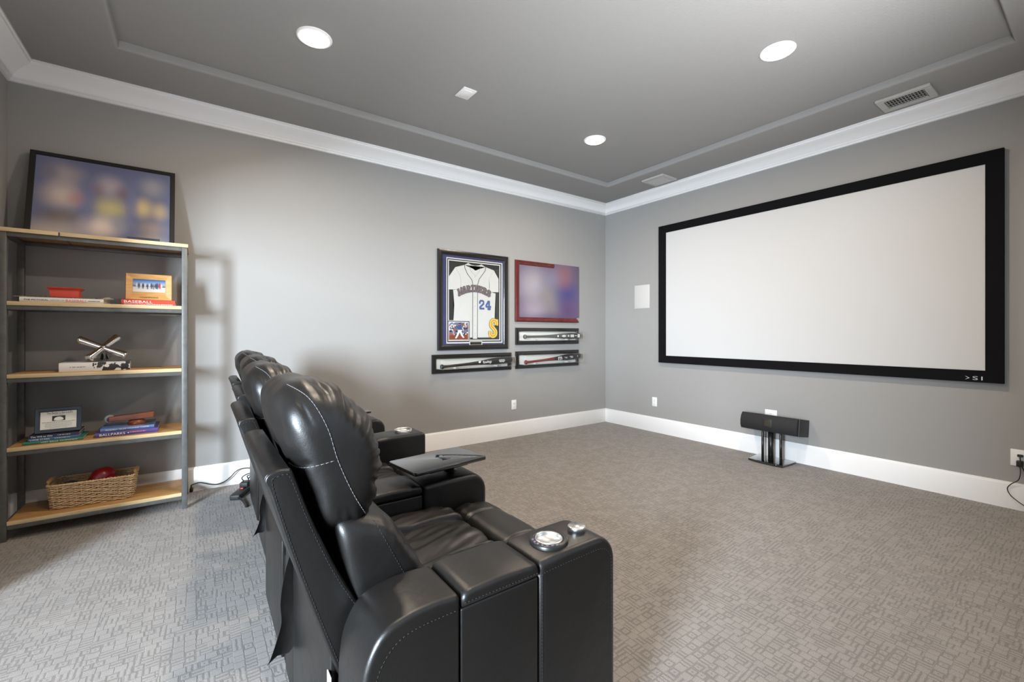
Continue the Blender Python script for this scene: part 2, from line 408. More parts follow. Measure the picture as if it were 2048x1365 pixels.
# adjoining room, only light comes from it
bm = bmesh.new()
b_box(bm, BX - T, BX, BY - T, -1.90, 0, 2.75); b_box(bm, BX - T, BX, -0.30, 3.4 + T, 0, 2.75)
b_box(bm, BX - T, BX, -1.90, -0.30, 0, 0.90); b_box(bm, BX - T, BX, -1.90, -0.30, 2.60, 2.75)
b_box(bm, BX, XL - T, 3.4, 3.4 + T, 0, 2.75); b_box(bm, BX, XL, BY - T, BY, 0, 2.75)
b_box(bm, XL - T, XL, BY, YN - T, 0, 2.75)
struct('wall_adjoining', bm, M['hall'])
bm = bmesh.new(); b_box(bm, BX - T, XL, BY - T, 3.4 + T, 2.75, 2.87); struct('ceiling_adjoining', bm, M['hall'])
bm = bmesh.new()
for y in (-1.87, -1.1, -0.33): b_box(bm, BX - 0.09, BX - 0.03, y - 0.025, y + 0.025, 0.90, 2.60)
for z in (0.93, 1.75, 2.57): b_box(bm, BX - 0.09, BX - 0.03, -1.90, -0.30, z - 0.03, z + 0.03)
struct('window_1', bm, M['trim'])
bm = bmesh.new()
for x in (DX0, (DX0+DX1)/2, DX1): b_box(bm, x - 0.03, x + 0.03, YN - 0.11, YN - 0.07, DS, DZ)
for z in (DS + 0.03, DZ - 0.03): b_box(bm, DX0, DX1, YN - 0.11, YN - 0.07, z - 0.03, z + 0.03)
struct('added_rear_window', bm, M['trim'])  # unseen window, added to let the uplight through to the ceiling

# ceiling: soffit with a shallow raised tray
TX0, TX1, TY0, TY1, ZT = -0.40, 4.105, 0.40, 3.705, 3.105
bm = bmesh.new(); loops = []
for d, z in ((0.75, ZC + 0.2), (0.75, ZC), (0.022, ZC), (0.012, ZC + 0.002), (0.004, ZC + 0.008), (0.0, ZC + 0.018), (0.0, ZT)):
    loops.append([bm.verts.new(p) for p in ((TX0-d, TY0-d, z), (TX1+d, TY0-d, z), (TX1+d, TY1+d, z), (TX0-d, TY1+d, z))])
for a, b_ in zip(loops, loops[1:]):
    for k in range(4): bm.faces.new((a[k], a[(k+1) % 4], b_[(k+1) % 4], b_[k]))
bm.faces.new(loops[-1]); bm.faces.new(loops[0][::-1])
struct('ceiling', bm, M['ceil'], smooth=40)

# crown moulding: (distance from wall, height below ceiling)
CROWN = [(0.0, 0.0), (0.142, 0.0), (0.142, 0.012), (0.132, 0.014), (0.130, 0.026), (0.120, 0.030), (0.112, 0.036),
         (0.090, 0.044), (0.066, 0.058), (0.046, 0.076), (0.034, 0.092), (0.028, 0.098), (0.026, 0.104), (0.016, 0.106), (0.014, 0.122), (0.0, 0.124)]
def moulding(name, prof, side, zref, sgn):
    """profile swept along one wall with mitred ends"""
    bm = bmesh.new(); A = []; B = []
    for d, h in prof:
        z = zref + sgn*h
        if side == 'back':  a, c = (XL + d, YF - d, z), (XR - d, YF - d, z)
        if side == 'right': a, c = (XR - d, YF - d, z), (XR - d, YN + d, z)
        if side == 'left':  a, c = (XL + d, YF - d, z), (XL + d, YN + d, z)
        if side == 'rear':  a, c = (XL + d, YN + d, z), (XR - d, YN + d, z)
        A.append(bm.verts.new(a)); B.append(bm.verts.new(c))
    n = len(prof)
    for i in range(n): bm.faces.new((A[i], B[i], B[(i+1) % n], A[(i+1) % n]))
    bm.faces.new(A); bm.faces.new(B[::-1])
    return struct(name, bm, M['trim'], smooth=50)
for i, s in enumerate(('back', 'right', 'left', 'rear')): moulding('trim_%d' % (i+1), CROWN, s, ZC, -1)
BASE = [(0.0, 0.0), (0.018, 0.0), (0.018, 0.168), (0.015, 0.176), (0.009, 0.180), (0.007, 0.187), (0.0, 0.187)]
moulding('baseboard_back', BASE, 'back', 0.0, 1)
moulding('baseboard_right', BASE, 'right', 0.0, 1)
bm = bmesh.new(); b_box(bm, XL, XL + 0.018, OPY1 + 0.09, YF - 0.018, 0, 0.187, 0.004); struct('baseboard_left', bm, M['trim'])
bm = bmesh.new()
for y0, y1, z0, z1 in ((OPY1, OPY1 + 0.09, 0, OPZ + 0.09), (OPY0 - 0.09, OPY0, 0, OPZ + 0.09), (OPY0, OPY1, OPZ, OPZ + 0.09)):
    b_box(bm, XL - 0.001, XL + 0.02, y0, y1, z0, z1)
struct('trim_5', bm, M['trim'])

# ------------------------------------------------------------------ ceiling lights, plate, vents
M['lens'] = emit_material('lit_lens', (1.0, 0.90, 0.76), 11.0)
def can_light(x, y, label):
    t = thing('ceiling_light', label, 'ceiling light', (x, y, ZT), group='recessed ceiling lights')
    bm = bmesh.new(); b_lathe(bm, [(0.105, 0.0), (0.105, 0.25), (0.100, 0.7), (0.086, 1.0), (0.084, 0.6), (0.082, 0.0)], (0, 0, 0), (0, 0, -0.010), 40, cap=False)
    add_obj('trim_ring', bm, M['trim'], t)
    bm = bmesh.new(); b_lathe(bm, [(0.083, 0.0), (0.083, 0.45), (0.078, 0.75), (0.05, 0.95), (0.0, 1.0)], (0, 0, -0.001), (0, 0, -0.020), 40, cap=False)
    add_obj('lens', bm, M['lens'], t)
    area('lamp', (0, 0, -0.023), (0, 0, 0), 0.16, 0.16, CAN_POWER, CAN_COLOR, 'DISK', t, CAN_SPREAD)
can_light(*CANS[0], 'recessed round ceiling light above the bookshelf side of the recliners')
can_light(*CANS[1], 'recessed round ceiling light nearest the large slatted vent')
can_light(*CANS[2], 'recessed round ceiling light nearest the far corner of the room')
can_light(*CANS[3], 'recessed round ceiling light directly above the nearest recliner')
t = thing('ceiling_plate', 'small blank white plate on the tray ceiling between two round lights', 'plate', (1.687, 2.96, ZT))
box_obj('cover', M['plastic'], t, -0.057, 0.057, -0.075, 0.075, -0.008, 0.0, 0.004)
box_obj('raised_panel', M['plastic'], t, -0.035, 0.035, -0.05, 0.05, -0.011, -0.006, 0.002)
M['ventpaint'] = mat('vent_grey_paint', (0.47, 0.465, 0.445), 0.45)
M['ventdark'] = mat('vent_duct', (0.05, 0.05, 0.05), 0.8)
def vent(cx, cy, lx, ly, label, n, ang, along='x'):
    t = thing('ceiling_vent', label, 'vent', (cx, cy, ZC), group='ceiling air vents')
    hx, hy = lx/2, ly/2; fw = 0.042; D = 0.020
    bm = bmesh.new()
    b_box(bm, -hx, -hx+fw, -hy, hy, -D, 0, 0.004); b_box(bm, hx-fw, hx, -hy, hy, -D, 0, 0.004)
    b_box(bm, -hx+fw, hx-fw, -hy, -hy+fw, -D, 0, 0.004); b_box(bm, -hx+fw, hx-fw, hy-fw, hy, -D, 0, 0.004)
    add_obj('frame', bm, M['ventpaint'], t)
    box_obj('duct', M['ventdark'], t, -hx+fw, hx-fw, -hy+fw, hy-fw, -0.0015, 0.0)
    for k in range(n):
        bm = bmesh.new()
        if along == 'x':
            c = -hy + fw + (k + 0.5)*(ly - 2*fw)/n
            b_box(bm, -hx+fw, hx-fw, -0.0085, 0.0085, -0.0009, 0.0009)
            mx_ = Matrix.Translation((0, c, -0.0105)) @ Matrix.Rotation(R(ang), 4, 'X')
        else:
            c = -hx + fw + (k + 0.5)*(lx - 2*fw)/n
            b_box(bm, -0.0105, 0.0105, -hy+fw, hy-fw, -0.0009, 0.0009)
            mx_ = Matrix.Translation((c, 0, -0.0105)) @ Matrix.Rotation(R(ang), 4, 'Y')
        bmesh.ops.transform(bm, matrix=mx_, verts=bm.verts[:])
        add_obj('slat', bm, M['ventpaint'], t)
    for k in range(4):
        if along == 'x':
            x = -hx + fw + (k + 0.5)*(lx - 2*fw)/4
            box_obj('rear_blade', M['ventpaint'], t, x - 0.0012, x + 0.0012, -hy+fw, hy-fw, -0.0040, -0.0016)
        else:
            y = -hy + fw + (k + 0.5)*(ly - 2*fw)/4
            box_obj('rear_blade', M['ventpaint'], t, -hx+fw, hx-fw, y - 0.0012, y + 0.0012, -0.0040, -0.0016)
vent(4.394, 0.972, 0.256, 0.318, 'large grey slatted ceiling vent nearest the camera, above the projection screen', 13, 48)
vent(4.385, 3.168, 0.27, 0.29, 'grey slatted ceiling vent near the far corner of the room', 9, 35, 'y')

# ------------------------------------------------------------------ recliners
def sweep(sec, y0, y1, ny=40, ns=72, p=4.0, disp=None, endmin=0.0):
    """closed soft section (x,z) swept along y, shrinking to rounded ends; disp(pos, normal, t, s) pushes the skin in or out"""
    path = smooth_path([(a, 0, c) for a, c in sec], 12, closed=True)
    L = [0.0]
    for a, b_ in zip(path, path[1:] + path[:1]): L.append(L[-1] + (b_-a).length)
    pts = []; j = 0
    for k in range(ns):
        d = L[-1]*k/ns
        while L[j+1] < d: j += 1
        a = path[j]; b_ = path[(j+1) % len(path)]
        pts.append(a.lerp(b_, (d-L[j])/max(1e-9, L[j+1]-L[j])))
    c = sum(pts, Vector())/ns
    area2 = sum(pts[k].x*pts[(k+1) % ns].z - pts[(k+1) % ns].x*pts[k].z for k in range(ns))
    sg = 1 if area2 > 0 else -1
    bm = bmesh.new(); rings = []
    for i in range(ny+1):
        t = math.sin(math.pi*(i/ny - 0.5))
        s = max(endmin, (max(0.0, 1-abs(t)**p))**(1/p))
        y = (y0+y1)/2 + (y1-y0)/2*t
        ring = []
        for k in range(ns):
            q = c + (pts[k]-c)*max(s, 0.02)
            tan = pts[(k+1) % ns] - pts[k-1]
            nrm = Vector((tan.z*sg, 0, -tan.x*sg)).normalized()
            nrm = (nrm*max(0.15, s) + Vector((0, math.copysign(abs(t)**p*(1.2-s), t), 0))).normalized()
            pos = Vector((q.x, y, q.z))
            if disp: pos += nrm*disp(pos, nrm, t, k/ns)
            ring.append(bm.verts.new(pos))
        rings.append(ring)
    for a, b_ in zip(rings, rings[1:]):
        for k in range(ns): bm.faces.new((a[k], a[(k+1) % ns], b_[(k+1) % ns], b_[k]))
    bm.faces.new(rings[0][::-1]); bm.faces.new(rings[-1])
    set_smooth(bm)
    return bm
def nz(x, y, z): return noise.noise(Vector((x, y, z)))
def stitches(paths, material, name, parent, dash=0.006, gap=0.0035, wd=0.0007):
    bm = bmesh.new()
    for path in paths:
        acc = 0.0; on = True; seg = []
        dens = []
        for a, b_ in zip(path, path[1:]):
            n = max(1, int((b_-a).length/0.0012))
            dens += [a.lerp(b_, k/n) for k in range(n)]
        dens.append(path[-1])
        cur = [dens[0]]
        for a, b_ in zip(dens, dens[1:]):
            acc += (b_-a).length
            if on: cur.append(b_)
            if on and acc > dash:
                b_tube(bm, [cur[0], cur[-1]], wd, 4); on = False; acc = 0
            elif not on and acc > gap:
                on = True; acc = 0; cur = [b_]
    return add_obj(name, bm, material, parent, kind='stuff')
def project_side(bm, pts, y_from, off=0.0008):
    """lay an (x,z) path onto the near side of a soft body"""
    tree = BVHTree.FromBMesh(bm); out = []
    for x, z in pts:
        hit = tree.ray_cast(Vector((x, y_from, z)), Vector((0, 1, 0)))
        if hit[0] is not None: out.append(hit[0] - Vector((0, off, 0)))
    return out
def dens2(pts, n=14):
    return [(p.x, p.z) for p in smooth_path([(a, 0, c) for a, c in pts], n)]

X0 = 0.225           # local x = world x - X0 for the nearest recliner
AW, SEAT_END = 0.172, 0.700
HEAD = [(0.008, 0.758), (-0.030, 0.89), (-0.074, 1.03), (-0.072, 1.095), (-0.020, 1.132), (0.062, 1.118), (0.138, 1.045), (0.176, 0.95), (0.172, 0.86), (0.148, 0.790), (0.120, 0.752), (0.070, 0.746)]
LUMBAR = [(0.035, 0.800), (0.125, 0.800), (0.195, 0.755), (0.255, 0.665), (0.300, 0.575), (0.285, 0.515), (0.20, 0.485), (0.11, 0.485), (0.07, 0.60)]
SEAT = [(0.20, 0.500), (0.205, 0.545), (0.26, 0.560), (0.42, 0.566), (0.54, 0.562), (0.578, 0.545), (0.585, 0.50), (0.56, 0.44), (0.40, 0.42), (0.22, 0.44)]
FLAP = [(0.596, 0.47), (0.597, 0.535), (0.622, 0.562), (0.69, 0.568), (0.752, 0.556), (0.792, 0.515), (0.802, 0.44), (0.800, 0.28), (0.79, 0.13), (0.70, 0.11), (0.62, 0.13), (0.60, 0.30)]
SEAMS = (0.315, 0.560)
def d_head(pos, n, t, s):
    front = max(0.0, min(1.0, (pos.x - (-0.02 + (1.0-pos.z)*0.25))/0.10))
    e = math.exp(-((abs(t)-0.62)/0.36)**2)
    ang = s*62
    r_ = nz(ang*0.45, pos.y*5.0, 3.1) + 0.7*nz(ang*1.0, pos.y*8, 7.7)
    r_ = r_ if r_ > 0 else r_*1.5
    w_ = r_*0.0110*front*(0.15 + 0.85*e)
    w_ += (1-front)*0.0050*nz(pos.x*16, pos.y*8, pos.z*16)
    w_ += 0.004*nz(pos.x*9, pos.y*6, pos.z*9)
    g = abs(pos.x - (-0.045 + (1.13-pos.z)*0.38*(1.0 if pos.z < 1.13 else 0)))
    if abs(t) > 0.8: w_ -= 0.004*math.exp(-(g/0.006)**2)
    if abs(t) > 0.55 and front < 0.5: w_ -= 0.006*math.exp(-((pos.z - 0.945 - (pos.x+0.04)*0.25)/0.009)**2)
    return w_*min(1.0, max(0.0, (1-abs(t)**3.8)**(1/3.8)*2.6 - 1.35))
def d_lumbar(pos, n, t, s):
    front = max(0.0, min(1.0, (pos.x - 0.10)/0.08))
    ang = s*48
    r_ = nz(ang*0.8, pos.y*7, 11.0) + 0.5*nz(ang*1.6, pos.y*12, 1.0)
    e = math.exp(-((abs(t)-0.7)/0.30)**2)
    return (r_*0.007*front*(0.2+0.8*e) + 0.004*nz(pos.x*10, pos.y*8, pos.z*10))*min(1.0, max(0.0, (1-abs(t)**6)**(1/6)*2.6 - 1.35))
def seam_groove(y, dep=0.015, wd=0.007):
    return sum(-dep*math.exp(-((y-q)/wd)**2) for q in SEAMS)
def d_seat(pos, n, t, s):
    if pos.z < 0.5: return 0
    puff = 0.0
    lo = AW
    for hi in (*SEAMS, SEAT_END):
        if lo <= pos.y <= hi:
            u = (pos.y-lo)/(hi-lo); puff = 0.010*(4*u*(1-u))**0.6 + (0.010 if lo != SEAMS[0] else 0)
        lo = hi
    wr = 0.0075*nz(pos.x*5 + pos.y*6, pos.y*26 - pos.x*14, 2.0) + 0.0035*nz(pos.x*12, pos.y*38 - pos.x*16, 5.0)
    return seam_groove(pos.y) + puff + wr
def d_flap(pos, n, t, s):
    if pos.z < 0.2: return 0
    wr = 0.0045*nz(pos.x*16, pos.y*9, pos.z*8)
    side = 0.008*math.exp(-((abs(t)-0.75)/0.2)**2)*nz(pos.x*34, pos.y*10, pos.z*20)
    return seam_groove(pos.y, 0.010, 0.006) + wr + side

MESH = {}
def build_recliner(label, group, loc, rotz, arm_kind, far_arm=False):
    t = thing('recliner', label, 'recliner', (loc[0], loc[1], 0), (0, 0, rotz), group)
    L = M['leather']
    def part(key, name, fn, material=L, parent=t, smooth=None):
        if key in MESH:
            o = bpy.data.objects.new(name, MESH[key]); COL.objects.link(o); o.parent = parent; return o
        bm = fn(); o = add_obj(name, bm, material, parent, smooth); MESH[key] = o.data
        return o
    def prism(prof, y0, y1, bev, seg=4):
        bm = bmesh.new(); b_prism(bm, prof, y0, y1, 'y', bev, seg); return bm
    def box(*a, bev=0.01, seg=3):
        bm = bmesh.new(); b_box(bm, *a, bev, seg); return bm
    part('base', 'base', lambda: box(0.04, 0.77, AW+0.002, SEAT_END-0.002, 0.035, 0.43), smooth=40)
    for fx in (0.10, 0.68):
        for fy in (0.22, 0.65):
            part('foot%g%g' % (fx, fy), 'foot', lambda: (lambda bm: (b_cyl(bm, (fx, fy, 0), (fx, fy, 0.045), 0.022), bm)[1])(bmesh.new()), M['rubber'])
    # back shell with its side wings
    shell = [(-0.095, 0.90), (-0.106, 0.932), (-0.094, 0.948), (-0.064, 0.950), (-0.050, 0.935), (-0.01, 0.82), (0.045, 0.69), (0.10, 0.585), (0.16, 0.47), (0.16, 0.40), (0.065, 0.40), (0.046, 0.45), (-0.004, 0.60), (-0.052, 0.75)]
    sp = [(p.x, p.z) for p in smooth_path([(a, 0, c) for a, c in shell], 4, closed=True)]
    sh = part('shell', 'back_shell', lambda: prism(sp, 0.186, 0.692, 0.016), smooth=38)
    rp = part('rear_panel', 'rear_panel', lambda: box(0.030, 0.05, 0.205, 0.690, 0.05, 0.52, bev=0.006), smooth=40)
    hd_key = 'head' not in MESH
    def mk_head():
        bm = sweep(HEAD, 0.186, 0.690, 96, 200, 3.8, d_head); return bm
    hb = mk_head() if hd_key else None
    hd = part('head', 'head_pillow', lambda: hb.copy())
    lb = sweep(LUMBAR, 0.186, 0.692, 56, 84, 6.0, d_lumbar) if 'lumbar' not in MESH else None
    lu = part('lumbar', 'lumbar_cushion', lambda: lb.copy())
    st = part('seat', 'seat', lambda: sweep(SEAT, AW-0.004, SEAT_END+0.002, 150, 110, 9.0, d_seat))
    part('flap', 'footrest', lambda: sweep(FLAP, AW-0.004, SEAT_END+0.002, 150, 110, 9.0, d_flap))
    # seams
    if 'st_seat' not in MESH:
        rows = []
        tree = BVHTree.FromObject(st, bpy.context.evaluated_depsgraph_get()) if False else None
        bmt = bmesh.new(); bmt.from_mesh(st.data); tree = BVHTree.FromBMesh(bmt)
        for q in SEAMS:
            for dy in (-0.006, 0.006):
                ln = []
                for k in range(40):
                    hit = tree.ray_cast(Vector((0.30 + 0.28*k/39, q + dy, 0.75)), Vector((0, 0, -1)))
                    if hit[0] is not None: ln.append(hit[0] + Vector((0, 0, 0.0006)))
                rows.append(ln)
        bmt.free()
        o = stitches(rows, M['stitch'], 'stitching', st, 0.005, 0.003, 0.0007); MESH['st_seat'] = o.data
    else:
        o = bpy.data.objects.new('stitching', MESH['st_seat']); COL.objects.link(o); o.parent = st; o['kind'] = 'stuff'
    if 'st_head' not in MESH:
        seam = dens2([(-0.050, 1.128), (-0.012, 1.10), (0.022, 1.03), (0.045, 0.95), (0.083, 0.86), (0.128, 0.785)])
        cross = dens2([(-0.052, 0.932), (-0.01, 0.945), (0.045, 0.955)])
        o = stitches([project_side(hb, seam, 0.0), project_side(hb, cross, 0.0)], M['stitch_pale'], 'stitching', hd, 0.009, 0.0012, 0.0010); MESH['st_head'] = o.data
        lseam = dens2([(0.135, 0.785), (0.165, 0.72), (0.205, 0.64), (0.245, 0.56)])
        o = stitches([project_side(lb, lseam, 0.0)], M['stitch'], 'stitching', lu, 0.005, 0.003, 0.0008); MESH['st_lum'] = o.data
        cx = sum(a for a, c in sp)/len(sp)
        yy = 0.1855
        rear = dens2([(-0.092, 0.935), (-0.087, 0.90), (-0.046, 0.755), (0.003, 0.603), (0.054, 0.455)], 10)
        front = dens2([(-0.092, 0.935), (-0.066, 0.941), (-0.054, 0.925), (-0.018, 0.82), (0.036, 0.69), (0.09, 0.59)], 10)
        o = stitches([[Vector((a, yy, c)) for a, c in rear], [Vector((a, yy, c)) for a, c in front]], M['stitch'], 'stitching', sh, 0.005, 0.003, 0.0008); MESH['st_sh'] = o.data
        bmp = bmesh.new()
        outl = dens2([(0.058, 0.43), (0.046, 0.455), (-0.004, 0.605), (-0.052, 0.755), (-0.095, 0.902), (-0.104, 0.932), (-0.094, 0.946), (-0.064, 0.948), (-0.052, 0.935), (-0.012, 0.82), (0.043, 0.69), (0.098, 0.585)], 8)
        b_tube(bmp, [Vector((a + 0.0, 0.194, c)) for a, c in outl], 0.0032, 6)
        o = add_obj('piping', bmp, L, sh); MESH['pipe'] = o.data
    else:
        for key, par, nm in (('st_head', hd, 'stitching'), ('st_lum', lu, 'stitching'), ('st_sh', sh, 'stitching'), ('pipe', sh, 'piping')):
            o = bpy.data.objects.new(nm, MESH[key]); COL.objects.link(o); o.parent = par
            if nm == 'stitching': o['kind'] = 'stuff'
    # leather tongue hanging loose behind the seat
    def tongue():
        rows = [(0.030, 0.036, 0.60), (0.012, 0.036, 0.52), (0.000, 0.036, 0.44), (-0.006, 0.036, 0.36), (-0.004, 0.036, 0.29), (-0.018, 0.036, 0.23), (-0.036, 0.030, 0.17), (-0.046, 0.014, 0.145)]
        rows = [(a, b_, 0.22 + (c - 0.145)*0.75) for a, b_, c in rows]; rows = smooth_path(rows, 4); bm = bmesh.new(); prev = None; first = None
        for i, r_ in enumerate(rows):
            q = i/(len(rows)-1); yy = 0.692 + 0.018*math.sin(q*5.5)*q
            pts = [(r_.x, yy - 0.012*q, r_.z - 0.004), ((r_.x + r_.y)/2, yy + 0.010*q, r_.z), (r_.y, yy + 0.004, r_.z)]
            a = [bm.verts.new((x, y, z)) for x, y, z in pts] + [bm.verts.new((x, y + 0.003, z)) for x, y, z in pts]
            if prev:
                for s_ in (0, 3):
                    for k in (0, 1): bm.faces.new((prev[s_+k], prev[s_+k+1], a[s_+k+1], a[s_+k]))
                bm.faces.new((prev[0], a[0], a[3], prev[3])); bm.faces.new((prev[2], prev[5], a[5], a[2]))
            else: first = a
            prev = a
        bm.faces.new((first[0], first[1], first[2], first[5], first[4], first[3])); bm.faces.new((prev[3], prev[4], prev[5], prev[2], prev[1], prev[0]))
        return bm
    if arm_kind == 'control':
        part('tongue', 'loose_leather_flap', tongue, smooth=60)
        bm = bmesh.new(); b_box(bm, 0.0255, 0.0285, 0.180, 0.212, 0.27, 0.455, 0.001); add_obj('lining_tag', bm, M['lining'], t)
    elif loc[1] < 2.0:
        o = part('tongue', 'loose_leather_flap', tongue, smooth=60); o.scale = (0.7, 1, 0.6); o.location = (0.010, 0, 0.21)
    # arms
    def arm(y0, kind, par):
        y1 = y0 + AW; boxy = kind == 'console'; zt = 0.682 if boxy else 0.648
        def side_fix(bm): return bm
        rear = [(0.038, 0.04), (0.038, 0.40), (0.040, 0.50), (0.052, 0.575), (0.085, 0.628), (0.140, zt), (0.20, zt+0.005), (0.262, zt+0.001), (0.268, zt-0.008), (0.268, 0.04)]
        rear = [(p.x, p.z) for p in smooth_path([(a, 0, c) for a, c in rear[1:8]], 5)] + rear[8:] + rear[:1]
        ar = part('arm_rear%g%s' % (y0, boxy), 'armrest_rear', lambda: prism(rear, y0, y1, 0.026, 5), smooth=60)
        part('arm_side%g%s' % (y0, boxy), 'armrest_side', lambda: box(0.270, 0.500, y0+0.004, y1-0.004, 0.04, zt-0.034, bev=0.006), smooth=40)
        lid = [(0.273, zt-0.032), (0.271, zt-0.012), (0.279, zt+0.002), (0.30, zt+0.006), (0.38, zt+0.009), (0.47, zt+0.006), (0.492, zt+0.002), (0.500, zt-0.012), (0.498, zt-0.032)]
        ld = part('arm_lid%g%s' % (y0, boxy), 'armrest_lid', lambda: prism(lid, y0-0.003, y1+0.003, 0.014, 4), smooth=60)
        fr = 0.022 if boxy else 0.075
        front = [(0.503, 0.04), (0.503, zt-0.012), (0.512, zt+0.001), (0.60, zt+0.006)]
        for k in range(9):
            a = R(90 - 90*k/8); front.append((0.795 - fr + fr*math.cos(a), zt + 0.006 - fr + fr*math.sin(a)))
        front.append((0.795, 0.04))
        af = part('arm_front%g%s' % (y0, boxy), 'armrest_front', lambda: prism(front, y0, y1, 0.024 if not boxy else 0.016, 5), smooth=60)
        if y0 == 0:
            key = 'st_arm%s' % boxy
            if key not in MESH:
                ys = y0 - 0.0004
                top = [Vector((a, ys, c - 0.030)) for a, c in [(p.x, p.z) for p in smooth_path([(0.060, 0, 0.40), (0.061, 0, 0.50), (0.072, 0, 0.570), (0.102, 0, 0.620), (0.152, 0, zt-0.004), (0.262, 0, zt)], 8)]]
                o = stitches([top], M['stitch'], 'stitching', ar, 0.005, 0.003, 0.0008); MESH[key] = o.data
                lidp = [Vector((a, ys - 0.003, zt-0.018)) for a in (0.276, 0.495)]
                o = stitches([lidp], M['stitch'], 'stitching', ld, 0.005, 0.003, 0.0008); MESH[key+'l'] = o.data
                fp = [Vector((0.509, ys, 0.05)), Vector((0.509, ys, zt-0.03)), Vector((0.52, ys, zt-0.026)), Vector((0.60, ys, zt-0.023))]
                for k in range(8):
                    a = R(90 - 90*k/8); r2 = fr - 0.02 if fr > 0.03 else 0.012
                    fp.append(Vector((0.775 - r2 + r2*math.cos(a), ys, zt - 0.022 - r2 + r2*math.sin(a))))
                fp.append(Vector((0.775, ys, 0.05)))
                o = stitches([fp], M['stitch'], 'stitching', af, 0.005, 0.003, 0.0008); MESH[key+'f'] = o.data
            else:
                for kk, pp in ((key, ar), (key+'l', ld), (key+'f', af)):
                    o = bpy.data.objects.new('stitching', MESH[kk]); COL.objects.link(o); o.parent = pp; o['kind'] = 'stuff'
        zs = zt + 0.006
        cyy = y0 + AW*0.56; cy1 = y0 + 0.076
        def lathe(prof, x, y, z, seg=40):
            bm = bmesh.new(); b_lathe(bm, [(r_, h) for r_, h in prof], (x, y, z), (x, y, z+1.0), seg, cap=False); return bm
        if kind == 'control':
            rg = add_obj('cup_ring', lathe([(0.056, -0.002), (0.056, 0.006), (0.052, 0.010), (0.041, 0.010), (0.038, 0.007), (0.038, -0.03)], 0.596, cy1, zs), M['black'], par)
            add_obj('cup_well', lathe([(0.0395, 0.006), (0.0385, 0.0115), (0.037, 0.009), (0.0365, 0.002), (0.036, 0.0008), (0.0, 0.0006)], 0.596, cy1, zs), M['steel'], par)
            for k in range(7):
                a = R(158 + k*17)
                bm = bmesh.new(); b_cyl(bm, (0.596+0.047*math.cos(a), cy1+0.047*math.sin(a), zs+0.0095), (0.596+0.047*math.cos(a), cy1+0.047*math.sin(a), zs+0.0115), 0.0042, seg=12)
                add_obj('button', bm, M['button'], rg)
            add_obj('knob', lathe([(0.022, 0.0), (0.022, 0.004), (0.027, 0.010), (0.027, 0.019), (0.0255, 0.021), (0.0, 0.0212)], 0.710, cy1 + 0.004, zs-0.006), M['spun'], par)
        if kind == 'console':
            add_obj('cup_well', lathe([(0.050, -0.003), (0.050, 0.011), (0.047, 0.0125), (0.043, 0.011), (0.0415, 0.004), (0.041, 0.0012), (0.0, 0.001)], 0.70, cyy+0.012, zs), M['steel'], par)
    arm(0.0, arm_kind, t)
    if far_arm: arm(SEAT_END + 0.006, 'plain', t)
    return t
M['lining'] = mat('pale_lining_cloth', (0.55, 0.55, 0.56), 0.8)
M['button'] = mat('violet_grey_button', (0.10, 0.09, 0.13), 0.35)
M['spun'] = mat('spun_aluminium', (0.78, 0.78, 0.77), 0.25, metal=1.0)
M['lining'] = mat('pale_lining_cloth', (0.55, 0.55, 0.56), 0.8)
GRP = 'row of black leather recliners'
ROT = R(-0.6)
CH = [((X0, 0.888), R(0.0)), ((X0 - 0.002, 1.610), R(-0.4)), ((X0 + 0.040, 2.322), R(-0.6)), ((X0 + 0.058, 3.030), R(-0.6))]
build_recliner('black leather recliner nearest the camera, cup holder and silver knob on its arm', GRP, *CH[0], 'control')
build_recliner('second black leather recliner from the camera, a glossy tray over its arm', GRP, *CH[1], 'plain')
build_recliner('third black leather recliner from the camera, plain steel cup holder in its arm', GRP, *CH[2], 'console')
build_recliner('black leather recliner farthest from the camera, nearest the wall of frames', GRP, *CH[3], 'plain', far_arm=True)

def tray(label, loc, rotz):
    t = thing('swivel_tray', label, 'tray table', loc, (0, 0, rotz), 'trays on the recliner arms')
    bm = bmesh.new(); b_box(bm, -0.178, 0.178, -0.112, 0.112, 0.052, 0.066)
    es = [e for e in bm.edges if abs(e.verts[0].co.z - e.verts[1].co.z) > 0.005]
    bmesh.ops.bevel(bm, geom=es, offset=0.016, segments=4, profile=0.5, affect='EDGES')
    bmesh.ops.bevel(bm, geom=[e for e in bm.edges if e.calc_face_angle(0) > R(60)], offset=0.003, segments=2, profile=0.5, affect='EDGES')
    add_obj('tray_top', bm, M['blackgloss'], t, smooth=30)
    bm = bmesh.new(); b_prism(bm, [(-0.09, -0.075), (0.10, -0.075), (0.13, -0.03), (0.13, 0.03), (0.10, 0.075), (-0.09, 0.075)], 0.036, 0.0515, 'z', 0.004)
    add_obj('swivel_bracket', bm, M['black'], t, smooth=40)
    bm = bmesh.new(); b_lathe(bm, [(0.030, 0), (0.030, 0.2), (0.018, 0.3), (0.018, 1.0)], (0.06, 0, 0), (0.06, 0, 0.037), 24)
    add_obj('post', bm, M['black'], t)
tray('glossy black swivel tray over the arm of the second recliner', (0.842, 1.712, 0.648), R(7))
tray('glossy black swivel tray over the arm of the farthest recliner', (0.80, 3.13, 0.648), R(4))

